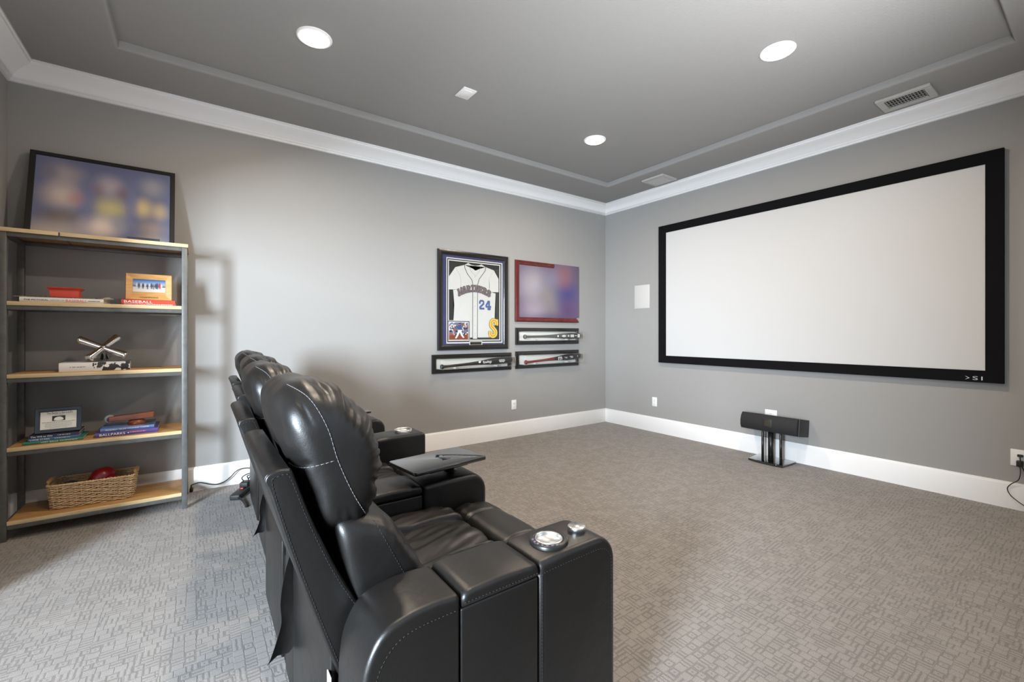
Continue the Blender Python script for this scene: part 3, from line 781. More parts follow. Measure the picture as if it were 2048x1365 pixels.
# ------------------------------------------------------------------ projection screen
SX = XR - 0.042
t = thing('projection_screen', 'wide wall-mounted projection screen with a black velvet border', 'screen', (XR, 1.953, 0.889))
sy0, sy1, sz0, sz1, bw = 0.505, 3.400, 0.889, 2.583, 0.094
def yz(y, z): return (y - 1.953, z - 0.889)
O_ = [yz(sy0, sz0), yz(sy1, sz0), yz(sy1, sz1), yz(sy0, sz1)]
I_ = [yz(sy0+bw, sz0+bw*0.93), yz(sy1-bw, sz0+bw*0.93), yz(sy1-bw, sz1-bw*0.93), yz(sy0+bw, sz1-bw*0.93)]
for k in range(4):
    o0, o1, i1, i0 = O_[k], O_[(k+1) % 4], I_[(k+1) % 4], I_[k]
    bm = bmesh.new(); d = SX - XR
    fr_ = [bm.verts.new((d + (0.0 if j < 2 else 0.014), *p)) for j, p in enumerate((o0, o1, i1, i0))]
    bk_ = [bm.verts.new((-0.004, *p)) for p in (o0, o1, i1, i0)]
    bm.faces.new(fr_); bm.faces.new(bk_[::-1])
    for j in range(4): bm.faces.new((fr_[j], bk_[j], bk_[(j+1) % 4], fr_[(j+1) % 4]))
    add_obj('border', bm, M['velvet'], t)
M['screen'] = mat('matte_white_screen', (0.575, 0.578, 0.58), 0.85, spec=0.2)
bm = bmesh.new(); b_box(bm, -0.020, -0.012, I_[0][0]-0.01, I_[1][0]+0.01, I_[0][1]-0.01, I_[2][1]+0.01)
add_obj('screen_fabric', bm, M['screen'], t)
M['logo'] = mat('silver_logo', (0.6, 0.6, 0.6), 0.35, metal=0.6)
lettering('S1', 0.052, 0.028, M['logo'], t, (SX - XR + 0.002, 0.636 - 1.953, 0.919 - 0.889), FACE_X, 'logo')
bm = bmesh.new()
for pts in ([(0.0, 0.014), (0.024, 0.0), (0.0, -0.014), (0.003, -0.009), (0.016, 0.0), (0.003, 0.009)],):
    vs_ = [bm.verts.new((SX - XR + 0.0005, 0.700 - 1.953 - a, 0.919 - 0.889 + c)) for a, c in pts]; bm.faces.new(vs_)
r_ = bmesh.ops.extrude_face_region(bm, geom=bm.faces[:])
for v in [g for g in r_['geom'] if isinstance(g, bmesh.types.BMVert)]: v.co.x -= 0.001
add_obj('logo_mark', bm, M['logo'], t)

# ------------------------------------------------------------------ plates and outlets
def outlet(label, loc, facing, w_=0.072, h_=0.116, duplex=True, horizontal=False):
    t = thing('wall_outlet', label, 'outlet', loc, (0, 0, 0 if facing == 'y' else R(-90)), 'white wall outlets')
    box_obj('cover_plate', M['plastic'], t, -w_/2, w_/2, -0.006, 0.0, -h_/2, h_/2, 0.0025)
    if duplex:
        for s in (-1, 1):
            dx, dz = (0.021*s, 0) if horizontal else (0, 0.021*s)
            rc = box_obj('receptacle', M['plastic'], t, dx-0.016, dx+0.016, -0.0085, -0.004, dz-0.014, dz+0.014, 0.002)
            for q in (-0.006, 0.006): box_obj('slot', M['ventdark'], rc, dx+q-0.0009, dx+q+0.0009, -0.0088, -0.008, dz-0.003, dz+0.005)
    bm = bmesh.new(); b_cyl(bm, (0, -0.0075, 0), (0, -0.0055, 0), 0.003, seg=12); add_obj('screw', bm, M['steel'], t)
    return t
outlet('white wall outlet low on the memorabilia wall below the bat cases', (3.122, YF, 0.388), 'y')
outlet('white wall outlet on the screen wall, below the screen near the corner', (XR, 3.485, 0.382), 'x')
outlet('white wall outlet half hidden behind the black centre speaker', (XR, 2.092, 0.418), 'x', 0.115, 0.116)
outlet('small white outlet set sideways in the baseboard behind the bookshelf', (-0.185, YF - 0.018, 0.085), 'y', 0.115, 0.066, True, True)
t = thing('in_wall_speaker', 'flat white in-wall speaker grille beside the projection screen', 'speaker', (XR, 3.68, 1.73))
M['grillewhite'] = mat('painted_speaker_grille', (0.56, 0.55, 0.53), 0.6)
box_obj('grille', M['grillewhite'], t, -0.008, 0.0, -0.116, 0.116, -0.150, 0.150, 0.004)
box_obj('bezel', M['grillewhite'], t, -0.005, 0.0, -0.120, 0.120, -0.154, 0.154, 0.002)
t = thing('cable_plate', 'wide white cable plate at the right edge with black plugs in it', 'outlet', (XR, 0.418, 0.368), (0, 0, R(-90)))
box_obj('cover_plate', M['plastic'], t, -0.06, 0.06, -0.006, 0, -0.059, 0.059, 0.0025)
for dx in (-0.023, 0.023):
    rc = box_obj('receptacle', M['plastic'], t, dx-0.017, dx+0.017, -0.009, -0.004, -0.034, 0.034, 0.002)
t = thing('power_adapter', 'small black power adapter plugged into the plate at the right edge', 'adapter', (XR, 0.418, 0.338), (0, 0, R(-90)))
box_obj('body', M['rubber'], t, -0.030, 0.004, -0.045, -0.0092, -0.026, 0.016, 0.006, 3)
bm = bmesh.new()
b_tube(bm, smooth_path([(-0.013, -0.030, -0.024), (-0.010, -0.04, -0.07), (-0.02, -0.035, -0.12), (-0.055, -0.03, -0.160), (-0.072, -0.03, -0.195), (-0.058, -0.035, -0.235), (-0.02, -0.05, -0.268), (0.03, -0.06, -0.300), (0.08, -0.08, -0.333), (0.10, -0.1, -0.334)], 8), 0.0028, 8)
add_obj('cable', bm, M['rubber'], t)
t = thing('cable_plug', 'black cable plug above the power adapter at the right edge', 'plug', (XR, 0.418, 0.389), (0, 0, R(-90)))
box_obj('plug_body', M['rubber'], t, -0.026, 0.002, -0.034, -0.0092, -0.009, 0.007, 0.003)
bm = bmesh.new()
b_tube(bm, smooth_path([(-0.012, -0.034, 0.0), (-0.010, -0.052, -0.010), (-0.006, -0.056, -0.055), (0.006, -0.052, -0.09), (0.02, -0.05, -0.125), (0.05, -0.05, -0.15)], 8), 0.0034, 8)
add_obj('cable', bm, M['rubber'], t)

# ------------------------------------------------------------------ centre speaker on its stand
spk_y = 2.01
t = thing('centre_speaker', 'long black centre speaker on a short stand below the screen', 'speaker', (4.585, spk_y, 0.284), (0, R(9), 0))
prof = [(0.115, 0.0), (0.115, 0.160), (-0.095, 0.160), (-0.120, 0.150), (-0.134, 0.115), (-0.138, 0.080), (-0.134, 0.045), (-0.120, 0.010), (-0.095, 0.0)]
M['grillecloth'] = mat('black_grille_cloth', (0.010, 0.010, 0.011), 0.75, bump=0.3, bscale=900)
M['cab'] = mat('black_speaker_cabinet', (0.012, 0.012, 0.012), 0.45)
bm = bmesh.new(); b_prism(bm, [(0.115, 0.0), (0.115, 0.160), (-0.092, 0.160), (-0.092, 0.0)], -0.265, 0.265, 'y', 0.003); add_obj('cabinet', bm, M['cab'], t, smooth=40)
g = [(-0.0925, 0.002), (-0.0925, 0.158), (-0.112, 0.153), (-0.128, 0.125), (-0.134, 0.08), (-0.128, 0.035), (-0.112, 0.007)]
bm = bmesh.new(); b_prism(bm, g, -0.258, 0.258, 'y', 0.006); gr = add_obj('grille', bm, M['grillecloth'], t, smooth=40)
bm = bmesh.new()
b_box(bm, -0.1345, -0.131, -0.040, 0.045, 0.040, 0.122, 0.002); tw = add_obj('tweeter_panel', bm, M['cab'], t, smooth=40)
M['ribbon'] = mat('bronze_ribbon', (0.10, 0.08, 0.045), 0.4, metal=0.6)
for k in range(6):
    y = -0.020 + k*0.008
    box_obj('ribbon', M['ribbon'], tw, -0.1365, -0.134, y, y + 0.004, 0.055, 0.108)
t = thing('speaker_stand', 'black three-post stand under the centre speaker', 'stand', (4.53, spk_y, 0))
bm = bmesh.new(); b_prism(bm, [(-0.115, -0.16), (0.125, -0.175), (0.125, 0.175), (-0.10, 0.16), (-0.125, 0.06), (-0.13, -0.06)], 0.0, 0.022, 'z', 0.005); add_obj('base_plate', bm, M['blackgloss'], t, smooth=40)
for x, y, rr in ((-0.055, 0.045, 0.0115), (0.0, -0.005, 0.024), (-0.045, -0.115, 0.0125)):
    zt_ = 0.284 + (0.055 - x)*math.tan(R(9)) - rr*0.16 - 0.0008
    bm = bmesh.new(); b_cyl(bm, (x, y, 0.020), (x, y, zt_), rr, seg=24); add_obj('post', bm, M['black'], t)

# ------------------------------------------------------------------ picture frames
def mitred_frame(parent, x0, x1, z0, z1, prof, material, names='frame_side', y=0.0, skip=(), cut=None):
    """four mitred frame sides in the xz plane facing -y; prof: (inset from the outer edge, height in front of the wall)"""
    cs = [(x0, z0, 1, 1), (x1, z0, -1, 1), (x1, z1, -1, -1), (x0, z1, 1, -1)]
    for k in range(4):
        if k in skip: continue
        a, b_ = cs[k], cs[(k+1) % 4]
        if cut and k in cut: a = (a[0] + (b_[0]-a[0])*cut[k], a[1], 0, a[3])
        bm = bmesh.new()
        A = [bm.verts.new((a[0]+a[2]*d, y-h, a[1]+a[3]*d)) for d, h in prof]; B = [bm.verts.new((b_[0]+b_[2]*d, y-h, b_[1]+b_[3]*d)) for d, h in prof]
        n = len(prof)
        for i in range(n): bm.faces.new((A[i], B[i], B[(i+1) % n], A[(i+1) % n]))
        bm.faces.new(A[::-1]); bm.faces.new(B)
        add_obj(names, bm, material, parent, smooth=35)
def quad_panel(name, material, parent, x0, x1, z0, z1, y, th=0.002):
    return box_obj(name, material, parent, x0, x1, y, y + th, z0, z1)
def flat_poly(name, material, parent, pts, y, th=0.0012, pieces=None):
    """flat piece facing -y with its front at y"""
    bm = bmesh.new()
    for n_, pl in enumerate(pieces or [pts]):
        yy = y - n_*0.00001
        va = [bm.verts.new((a, yy, c)) for a, c in pl]; vb = [bm.verts.new((a, y + th, c)) for a, c in pl]; n = len(pl)
        bm.faces.new(va); bm.faces.new(vb[::-1])
        for i in range(n): bm.faces.new((va[i], vb[i], vb[(i+1) % n], va[(i+1) % n]))
    bmesh.ops.triangulate(bm, faces=[f for f in bm.faces if len(f.verts) > 4])
    return add_obj(name, bm, material, parent)
def stroke(pts, w0, w1=None):
    """list of quads covering a thick line"""
    out = []; w1 = w0 if w1 is None else w1; P = [Vector((a, c)) for a, c in pts]
    L = []; R_ = []
    for i, p in enumerate(P):
        d = (P[min(i+1, len(P)-1)] - P[max(i-1, 0)]).normalized(); nrm = Vector((-d.y, d.x))
        w_ = w0 + (w1-w0)*i/max(1, len(P)-1)
        L.append(p + nrm*w_/2); R_.append(p - nrm*w_/2)
    for i in range(len(P)-1):
        out.append([tuple(R_[i]), tuple(R_[i+1]), tuple(L[i+1]), tuple(L[i])])
    return out

# jersey shadow box
FY = -0.030        # front of the frames in front of the wall
jx, jz = 2.560, 1.066
t = thing('framed_jersey', 'framed white baseball jersey in a tall black frame on the wall', 'framed jersey', (jx, YF, jz))
def J(pts): return [(a - jx, c - jz) for a, c in pts]
M['fblack'] = mat('black_frame_lacquer', (0.012, 0.011, 0.010), 0.22, coat=0.3)
mitred_frame(t, 2.102-jx, 3.020-jx, 0.0, 2.165-jz, [(0, 0), (0, 0.022), (0.006, 0.032), (0.028, 0.036), (0.050, 0.028), (0.058, 0.020), (0.058, 0.0)], M['fblack'])
M['navy_mat'] = mat('navy_suede_mat', (0.036, 0.038, 0.105), 0.9, vary=0.3, vscale=30)
M['matwhite'] = mat('white_mat_bevel', (0.58, 0.565, 0.55), 0.7)
M['matdark'] = mat('charcoal_mat', (0.022, 0.022, 0.020), 0.85)
def mat_board(name, material, o, i, y0, y1):
    bm = bmesh.new(); (ox0, oz0, ox1, oz1), (ix0, iz0, ix1, iz1) = o, i
    b_box(bm, ox0, ox1, y0, y1, oz0, iz0); b_box(bm, ox0, ox1, y0, y1, iz1, oz1); b_box(bm, ox0, ix0, y0, y1, iz0, iz1); b_box(bm, ix1, ox1, y0, y1, iz0, iz1)
    add_obj(name, bm, material, t)
r0 = (2.150-jx, 1.105-jz, 2.985-jx, 2.130-jz); r1 = (2.203-jx, 1.140-jz, 2.943-jx, 2.083-jz); r2 = (2.215-jx, 1.155-jz, 2.928-jx, 2.071-jz); r3 = (2.226-jx, 1.168-jz, 2.916-jx, 2.061-jz); r4 = (2.238-jx, 1.180-jz, 2.905-jx, 2.049-jz)
mat_board('navy_mat', M['navy_mat'], r0, r1, -0.020, -0.004); mat_board('white_mat', M['matwhite'], r1, r2, -0.018, -0.004)
mat_board('charcoal_mat', M['matdark'], r2, r3, -0.016, -0.004); mat_board('white_mat', M['matwhite'], r3, r4, -0.014, -0.004)
quad_panel('backing', M['matdark'], t, r4[0], r4[2], r4[1], r4[3], -0.006, 0.003)
M['jersey'] = mat('white_jersey_cloth', (0.56, 0.55, 0.53), 0.85, bump=0.25, bscale=35, bdist=0.006, vary=0.04, vscale=9)
body = J([(2.319, 1.983), (2.434, 2.017), (2.483, 2.044), (2.50, 2.02), (2.54, 1.985), (2.577, 1.965), (2.61, 1.98), (2.64, 2.02), (2.655, 2.043), (2.712, 2.017), (2.825, 1.989), (2.838, 1.965), (2.775, 1.86), (2.764, 1.735), (2.851, 1.72), (2.841, 1.545), (2.836, 1.40), (2.836, 1.204), (2.315, 1.204), (2.297, 1.406), (2.306, 1.567), (2.292, 1.73), (2.383, 1.74), (2.388, 1.83), (2.365, 1.91)])
jb = flat_poly('jersey', M['jersey'], t, body, -0.0095, 0.003)
flat_poly('sleeve', M['jersey'], jb, J([(2.319, 1.983), (2.374, 1.894), (2.389, 1.83), (2.383, 1.738), (2.236, 1.732), (2.237, 1.868)]), -0.0115, 0.004)
flat_poly('sleeve', M['jersey'], jb, J([(2.825, 1.989), (2.892, 1.891), (2.892, 1.736), (2.764, 1.731), (2.764, 1.814), (2.756, 1.889)]), -0.0115, 0.004)
flat_poly('collar_back', M['jersey'], jb, J([(2.483, 2.044), (2.52, 2.026), (2.575, 2.02), (2.625, 2.028), (2.655, 2.043), (2.64, 1.98), (2.577, 1.92), (2.51, 1.98)]), -0.0090, 0.002)
flat_poly('button_placket', M['jersey'], jb, J([(2.541, 1.83), (2.600, 1.83), (2.601, 1.190), (2.538, 1.190)]), -0.0110, 0.002)
M['pipe'] = mat('navy_piping', (0.02, 0.022, 0.035), 0.7)
for pp in ([(2.434, 2.017), (2.439, 1.981), (2.472, 1.918), (2.529, 1.856), (2.540, 1.808), (2.538, 1.190)], [(2.712, 2.017), (2.704, 1.97), (2.625, 1.872), (2.603, 1.803), (2.601, 1.190)]):
    bm = bmesh.new(); b_tube(bm, [(a - jx, -0.0115, c - jz) for a, c in pp], 0.0026, 6); add_obj('piping', bm, M['pipe'], jb)
for pp in ([(2.319, 1.979), (2.374, 1.894), (2.388, 1.83), (2.383, 1.74)], [(2.825, 1.985), (2.756, 1.889), (2.766, 1.814), (2.764, 1.733)], [(2.491, 2.035), (2.500, 1.994), (2.523, 1.947), (2.577, 1.905), (2.625, 1.96), (2.648, 2.03)]):
    bm = bmesh.new(); b_tube(bm, [(a - jx, -0.0118, c - jz) for a, c in pp], 0.0012, 5); add_obj('seam', bm, M['fcgrey'] if 'fcgrey' in M else M.setdefault('fcgrey', mat('grey_seam_thread', (0.42, 0.41, 0.40), 0.8)), jb)
for z in (1.895, 1.80, 1.66, 1.56, 1.45, 1.34, 1.25):
    bm = bmesh.new(); b_cyl(bm, (2.571-jx, -0.0135, z-jz), (2.571-jx, -0.010, z-jz), 0.005, seg=10); add_obj('button', bm, M['fcgrey'], jb)
# slab-serif club lettering on an arch, drawn as strokes on a unit letter 1 wide, 1 high
SLAB = {
 'M': [[(0.14, 0), (0.14, 1)], [(0.86, 0), (0.86, 1)], [(0.14, 1), (0.5, 0.22), (0.86, 1)], [(0.0, 0.05), (0.30, 0.05)], [(0.70, 0.05), (1.0, 0.05)], [(0.0, 0.95), (0.22, 0.95)], [(0.78, 0.95), (1.0, 0.95)]],
 'A': [[(0.12, 0), (0.45, 1)], [(0.88, 0), (0.55, 1)], [(0.25, 0.34), (0.75, 0.34)], [(0.0, 0.05), (0.32, 0.05)], [(0.68, 0.05), (1.0, 0.05)], [(0.36, 0.95), (0.64, 0.95)]],
 'R': [[(0.2, 0), (0.2, 1)], [(0.1, 0.94), (0.62, 0.94), (0.80, 0.83), (0.80, 0.62), (0.62, 0.5), (0.2, 0.5)], [(0.5, 0.5), (0.84, 0.04)], [(0.03, 0.05), (0.40, 0.05)], [(0.68, 0.05), (0.98, 0.05)]],
 'I': [[(0.5, 0), (0.5, 1)], [(0.2, 0.05), (0.8, 0.05)], [(0.2, 0.95), (0.8, 0.95)]],
 'N': [[(0.16, 0), (0.16, 1)], [(0.84, 0), (0.84, 1)], [(0.16, 1), (0.84, 0)], [(0.0, 0.05), (0.32, 0.05)], [(0.68, 0.95), (1.0, 0.95)], [(0.0, 0.95), (0.22, 0.95)]],
 'E': [[(0.2, 0), (0.2, 1)], [(0.05, 0.94), (0.86, 0.94), (0.86, 0.76)], [(0.05, 0.06), (0.88, 0.06), (0.88, 0.26)], [(0.2, 0.5), (0.64, 0.5)]],
 'S': [[(0.84, 0.72), (0.80, 0.94), (0.34, 0.94), (0.16, 0.80), (0.18, 0.62), (0.80, 0.40), (0.86, 0.22), (0.68, 0.06), (0.22, 0.06), (0.16, 0.28)]],
 '2': [[(0.16, 0.68), (0.16, 0.84), (0.28, 0.94), (0.70, 0.94), (0.82, 0.84), (0.82, 0.62), (0.16, 0.20), (0.16, 0.08), (0.86, 0.08)]],
 '4': [[(0.68, 0), (0.68, 0.95), (0.58, 0.95), (0.12, 0.38), (0.12, 0.30), (0.94, 0.30)], [(0.48, 0.06), (0.88, 0.06)]],
}
def slab_word(word, place, wts):
    """word -> strokes; place(letter index, x, z) gives the position on the cloth"""
    out = {w_: [] for w_ in wts}
    for i, ch in enumerate(word):
        for ln in SLAB[ch]:
            P = [place(i, *p) for p in ln]
            for w_ in wts:
                ext = w_*0.35
                Q = [Vector(p) for p in P]; d0 = (Q[0]-Q[1]).normalized(); d1 = (Q[-1]-Q[-2]).normalized()
                Q[0] = Q[0] + d0*ext; Q[-1] = Q[-1] + d1*ext
                out[w_] += stroke([tuple(q) for q in Q], w_)
    return out
N_ = 8; X_A, X_B = 2.352, 2.782
def place_m(i, a, c):
    adv = (X_B - X_A)/N_; u = (i + 0.05 + a*0.9)/N_
    x = X_A + u*(X_B - X_A)
    arch = 0.060*(1 - (2*u - 1)**2)*1.0
    slope = -0.060*2*(2*u - 1)*2/(X_B - X_A)
    h = 0.066
    return (x - slope*0.35*h*(c - 0.5) - jx, 1.668 + arch + c*h - 0.000*u - jz)
W_ = slab_word('MARINERS', place_m, (0.026, 0.018, 0.005))
M['club_dark'] = mat('dark_lettering_edge', (0.05, 0.045, 0.06), 0.7); M['club_grey'] = mat('mauve_grey_lettering', (0.24, 0.18, 0.18), 0.7); M['club_core'] = mat('charcoal_lettering', (0.075, 0.065, 0.075), 0.7)
flat_poly('club_lettering_edge', M['club_grey'], jb, None, -0.0128, 0.001, W_[0.026]); flat_poly('club_lettering', M['club_dark'], jb, None, -0.0134, 0.0005, W_[0.018]); flat_poly('club_lettering_core', M['club_grey'], jb, None, -0.0139, 0.0004, W_[0.005])
def place_n(i, a, c): return (2.621 + i*0.086 + a*0.076 - jx, 1.528 + c*0.104 - jz)
W_ = slab_word('24', place_n, (0.021, 0.016))
M['num'] = mat('royal_blue_number', (0.05, 0.09, 0.24), 0.7)
flat_poly('jersey_number', M['num'], jb, None, -0.0128, 0.001, W_[0.021])
# gold S patch
s_line = smooth_path([(2.868, 0, 1.350), (2.868, 0, 1.392), (2.838, 0, 1.410), (2.802, 0, 1.408), (2.780, 0, 1.375), (2.785, 0, 1.338), (2.820, 0, 1.308), (2.850, 0, 1.275), (2.852, 0, 1.235), (2.825, 0, 1.212), (2.788, 0, 1.214), (2.768, 0, 1.240), (2.766, 0, 1.272)], 6)
s_pts = [(2.817 + (p.x - 2.817)*0.84 - jx, 1.312 + (p.z - 1.312)*0.90 - jz) for p in s_line]
sp_serif = [[(2.872, 1.342), (2.872, 1.416)], [(2.764, 1.210), (2.764, 1.284)]]
M['gold'] = mat('gold_patch', (0.72, 0.46, 0.06), 0.7); M['patch_edge'] = mat('dark_patch_edge', (0.07, 0.045, 0.03), 0.7)
for nm, w_, m_, y_ in (('letter_patch_edge', 0.054, 'patch_edge', -0.0150), ('letter_patch', 0.045, 'gold', -0.0158), ('letter_patch_line', 0.0045, 'patch_edge', -0.0163)):
    qs = stroke(s_pts, w_)
    if w_ > 0.01:
        for ln in sp_serif: qs += stroke([(a - jx, c - jz) for a, c in ln], w_*0.42)
    flat_poly(nm, M[m_], t, None, y_, 0.0010, qs)
# action photo in the corner
quad_panel('photo_mat', M['matwhite'], t, 2.227-jx, 2.500-jx, 1.168-jz, 1.395-jz, -0.0150, 0.003)
quad_panel('photo_mat_inner', M['matdark'], t, 2.227-jx, 2.494-jx, 1.174-jz, 1.389-jz, -0.0156, 0.001)
quad_panel('photo_mat', M['matwhite'], t, 2.230-jx, 2.484-jx, 1.174-jz, 1.381-jz, -0.0162, 0.001)
def crowd_material():
    m, nt, b = new_mat('stadium_crowd_print')
    tc = nt.nodes.new('ShaderNodeTexCoord')
    v = nt.nodes.new('ShaderNodeTexVoronoi'); v.inputs['Scale'].default_value = 60; nt.links.new(tc.outputs['Object'], v.inputs['Vector'])
    sp_ = nt.nodes.new('ShaderNodeSeparateColor'); nt.links.new(v.outputs['Color'], sp_.inputs[0])
    c1 = mix_rgb(nt, math_node(nt, 'GREATER_THAN', sp_.outputs[0], 0.45), (0.03, 0.03, 0.045), (0.12, 0.16, 0.28))
    c2 = mix_rgb(nt, math_node(nt, 'GREATER_THAN', sp_.outputs[1], 0.72), c1, (0.55, 0.52, 0.48))
    c3 = mix_rgb(nt, math_node(nt, 'GREATER_THAN', sp_.outputs[2], 0.82), c2, (0.35, 0.08, 0.05))
    nt.links.new(c3, b.inputs['Base Color']); b.inputs['Roughness'].default_value = 0.3
    return m
ph = quad_panel('action_photo', crowd_material(), t, 2.237-jx, 2.476-jx, 1.181-jz, 1.373-jz, -0.0166, 0.0008)
M['dirt'] = mat('red_infield_print', (0.22, 0.055, 0.03), 0.4, vary=0.3, vscale=40)
flat_poly('infield', M['dirt'], ph, J([(2.237, 1.182), (2.476, 1.182), (2.476, 1.238), (2.237, 1.232)]), -0.0170, 0.0004)
M['uniform'] = mat('white_uniform_print', (0.72, 0.72, 0.74), 0.4); M['navyprint'] = mat('navy_print', (0.05, 0.08, 0.2), 0.4); M['skinprint'] = mat('brown_print', (0.16, 0.08, 0.05), 0.4)
flat_poly('batter_legs', M['uniform'], ph, None, -0.0175, 0.0004, [J([(2.345, 1.292), (2.395, 1.292), (2.392, 1.262), (2.350, 1.262)]), J([(2.348, 1.268), (2.372, 1.268), (2.350, 1.225), (2.330, 1.196), (2.312, 1.198)]), J([(2.366, 1.270), (2.392, 1.268), (2.408, 1.235), (2.428, 1.205), (2.412, 1.200), (2.386, 1.228)])])
flat_poly('batter_torso', M['navyprint'], ph, None, -0.0178, 0.0004, [J([(2.342, 1.332), (2.392, 1.336), (2.398, 1.290), (2.344, 1.290)]), J([(2.342, 1.332), (2.318, 1.325), (2.320, 1.315), (2.345, 1.312)])])
flat_poly('batter_head', M['skinprint'], ph, J([(2.388, 1.352), (2.398, 1.362), (2.412, 1.360), (2.418, 1.346), (2.410, 1.334), (2.394, 1.336)]), -0.0178, 0.0004)
quad_panel('name_plate_mat', M['matwhite'], t, 2.490-jx, 2.660-jx, 1.115-jz, 1.163-jz, -0.0225, 0.003)
M['brass'] = mat('dark_brass_plate', (0.02, 0.018, 0.012), 0.3)
quad_panel('name_plate', M['brass'], t, 2.500-jx, 2.648-jx, 1.124-jz, 1.155-jz, -0.0235, 0.001)
M['fglass'] = M['acrylic']
bm = bmesh.new(); b_poly(bm, [(2.150-jx, -0.0245, 1.105-jz), (2.985-jx, -0.0245, 1.105-jz), (2.985-jx, -0.0245, 2.13-jz), (2.150-jx, -0.0245, 2.13-jz)]); add_obj('glass', bm, M['fglass'], t)

# dark red frame
rx, rz = 3.665, 1.395
t = thing('framed_picture', 'mahogany red frame around a blurred mauve picture, above the bat cases', 'picture', (rx, YF, rz))
M['mahog'] = wood_material('mahogany_gloss', (0.075, 0.010, 0.009), (0.14, 0.022, 0.018), 0.2, (3, 20, 3))
mitred_frame(t, 3.133-rx, 4.186-rx, 0.0, 2.146-rz, [(0, 0), (0, 0.020), (0.008, 0.030), (0.030, 0.034), (0.052, 0.024), (0.060, 0.016), (0.060, 0.0)], M['mahog'], skip=(1,), cut={2: 0.42})
def sl(*c): return tuple(0.66*v for v in srgb(*c))
pm = blob_material('blurred_mauve_print', sl(128, 112, 138), [(0.22, 0.58, 0.36, 0.52, sl(190, 184, 192), 0.95), (0.5, 0.35, 0.35, 0.5, sl(160, 155, 152), 0.8), (0.24, 0.12, 0.3, 0.35, sl(190, 175, 188), 0.8), (0.80, 0.45, 0.36, 0.46, sl(88, 84, 148), 0.95), (0.72, 0.78, 0.28, 0.36, sl(168, 118, 130), 0.9), (0.82, 0.14, 0.30, 0.36, sl(112, 80, 130), 0.85), (0.52, 0.72, 0.25, 0.3, sl(150, 148, 175), 0.7), (0.5, 0.0, 0.8, 0.14, sl(92, 84, 128), 0.5), (1.0, 0.9, 0.2, 0.3, sl(112, 98, 118), 0.7)])
bm = bmesh.new()
b_prism(bm, [(3.185-rx, 1.450-rz), (4.137-rx, 1.450-rz), (4.137-rx, 1.462-rz), (4.190-rx, 1.462-rz), (4.190-rx, 2.148-rz), (3.752-rx, 2.148-rz), (3.752-rx, 2.095-rz), (3.185-rx, 2.095-rz)], -0.020, -0.002, 'y')
add_obj('print', bm, pm, t)

# ------------------------------------------------------------------ bat display cases
M['mirror'] = mat('mirrored_white_backing', (0.78, 0.78, 0.75), 0.15, metal=0.25)
def bat_case(x0, x1, z0, z1, label):
    cx = (x0+x1)/2
    t = thing('bat_display_case', label, 'display case', (cx, YF, z0), group='black framed bat display cases')
    w2 = (x1-x0)/2; h = z1-z0
    mitred_frame(t, -w2, w2, 0, h, [(0, 0), (0, 0.018), (0.006, 0.026), (0.020, 0.030), (0.040, 0.026), (0.050, 0.012), (0.050, 0.0)], M['fblack'])
    quad_panel('mirror_backing', M['mirror'], t, -w2+0.045, w2-0.045, 0.045, h-0.045, -0.010, 0.004)
    ax0, ax1, az0, az1, ay = -w2+0.054, w2-0.016, 0.052, h-0.046, -0.128
    def sheet(name, pts):
        bm = bmesh.new(); b_poly(bm, pts); return add_obj(name, bm, M['acrylic'], t)
    sheet('acrylic_front', [(ax0, ay, az0), (ax1, ay, az0), (ax1, ay, az1), (ax0, ay, az1)])
    sheet('acrylic_side', [(ax1, ay, az0), (ax1, -0.011, az0), (ax1, -0.011, az1), (ax1, ay, az1)])
    sheet('acrylic_side', [(ax0, ay, az0), (ax0, -0.011, az0), (ax0, -0.011, az1), (ax0, ay, az1)])
    sheet('acrylic_top', [(ax0, ay, az1), (ax1, ay, az1), (ax1, -0.011, az1), (ax0, -0.011, az1)])
    sheet('acrylic_bottom', [(ax0, ay, az0), (ax1, ay, az0), (ax1, -0.011, az0), (ax0, -0.011, az0)])
    bm = bmesh.new()
    for a, b_ in (((ax0, ay, az0), (ax1, ay, az0)), ((ax0, ay, az1), (ax1, ay, az1)), ((ax0, ay, az0), (ax0, ay, az1)), ((ax1, ay, az0), (ax1, ay, az1)), ((ax1, ay, az1), (ax1, -0.011, az1)), ((ax1, ay, az0), (ax1, -0.011, az0)), ((ax0, ay, az1), (ax0, -0.011, az1)), ((ax0, ay, az0), (ax0, -0.011, az0))):
        b_tube(bm, [a, b_], 0.0011, 4)
    add_obj('acrylic_edges', bm, M['acryledge'], t)
    for q in (-0.28, 0.26):
        bm = bmesh.new(); b_prism(bm, [(q-0.012, az0+0.001), (q+0.012, az0+0.001), (q+0.012, az0+0.018), (q+0.004, az0+0.012), (q-0.004, az0+0.012), (q-0.012, az0+0.018)], -0.085, -0.045, 'y'); add_obj('bat_cradle', bm, M['acryledge'], t)
    return t
M['acryledge'] = mat('acrylic_polished_edge', (0.62, 0.66, 0.65), 0.2)
BATP = [(1.18*r_, q_) for r_, q_ in [(0.0, 0.0), (0.020, 0.004), (0.0245, 0.014), (0.023, 0.024), (0.013, 0.040), (0.0118, 0.08), (0.0120, 0.30), (0.0145, 0.42), (0.0195, 0.54), (0.0265, 0.64), (0.0315, 0.72), (0.0330, 0.80), (0.0330, 0.94), (0.030, 0.978), (0.020, 0.995), (0.0, 1.0)]]
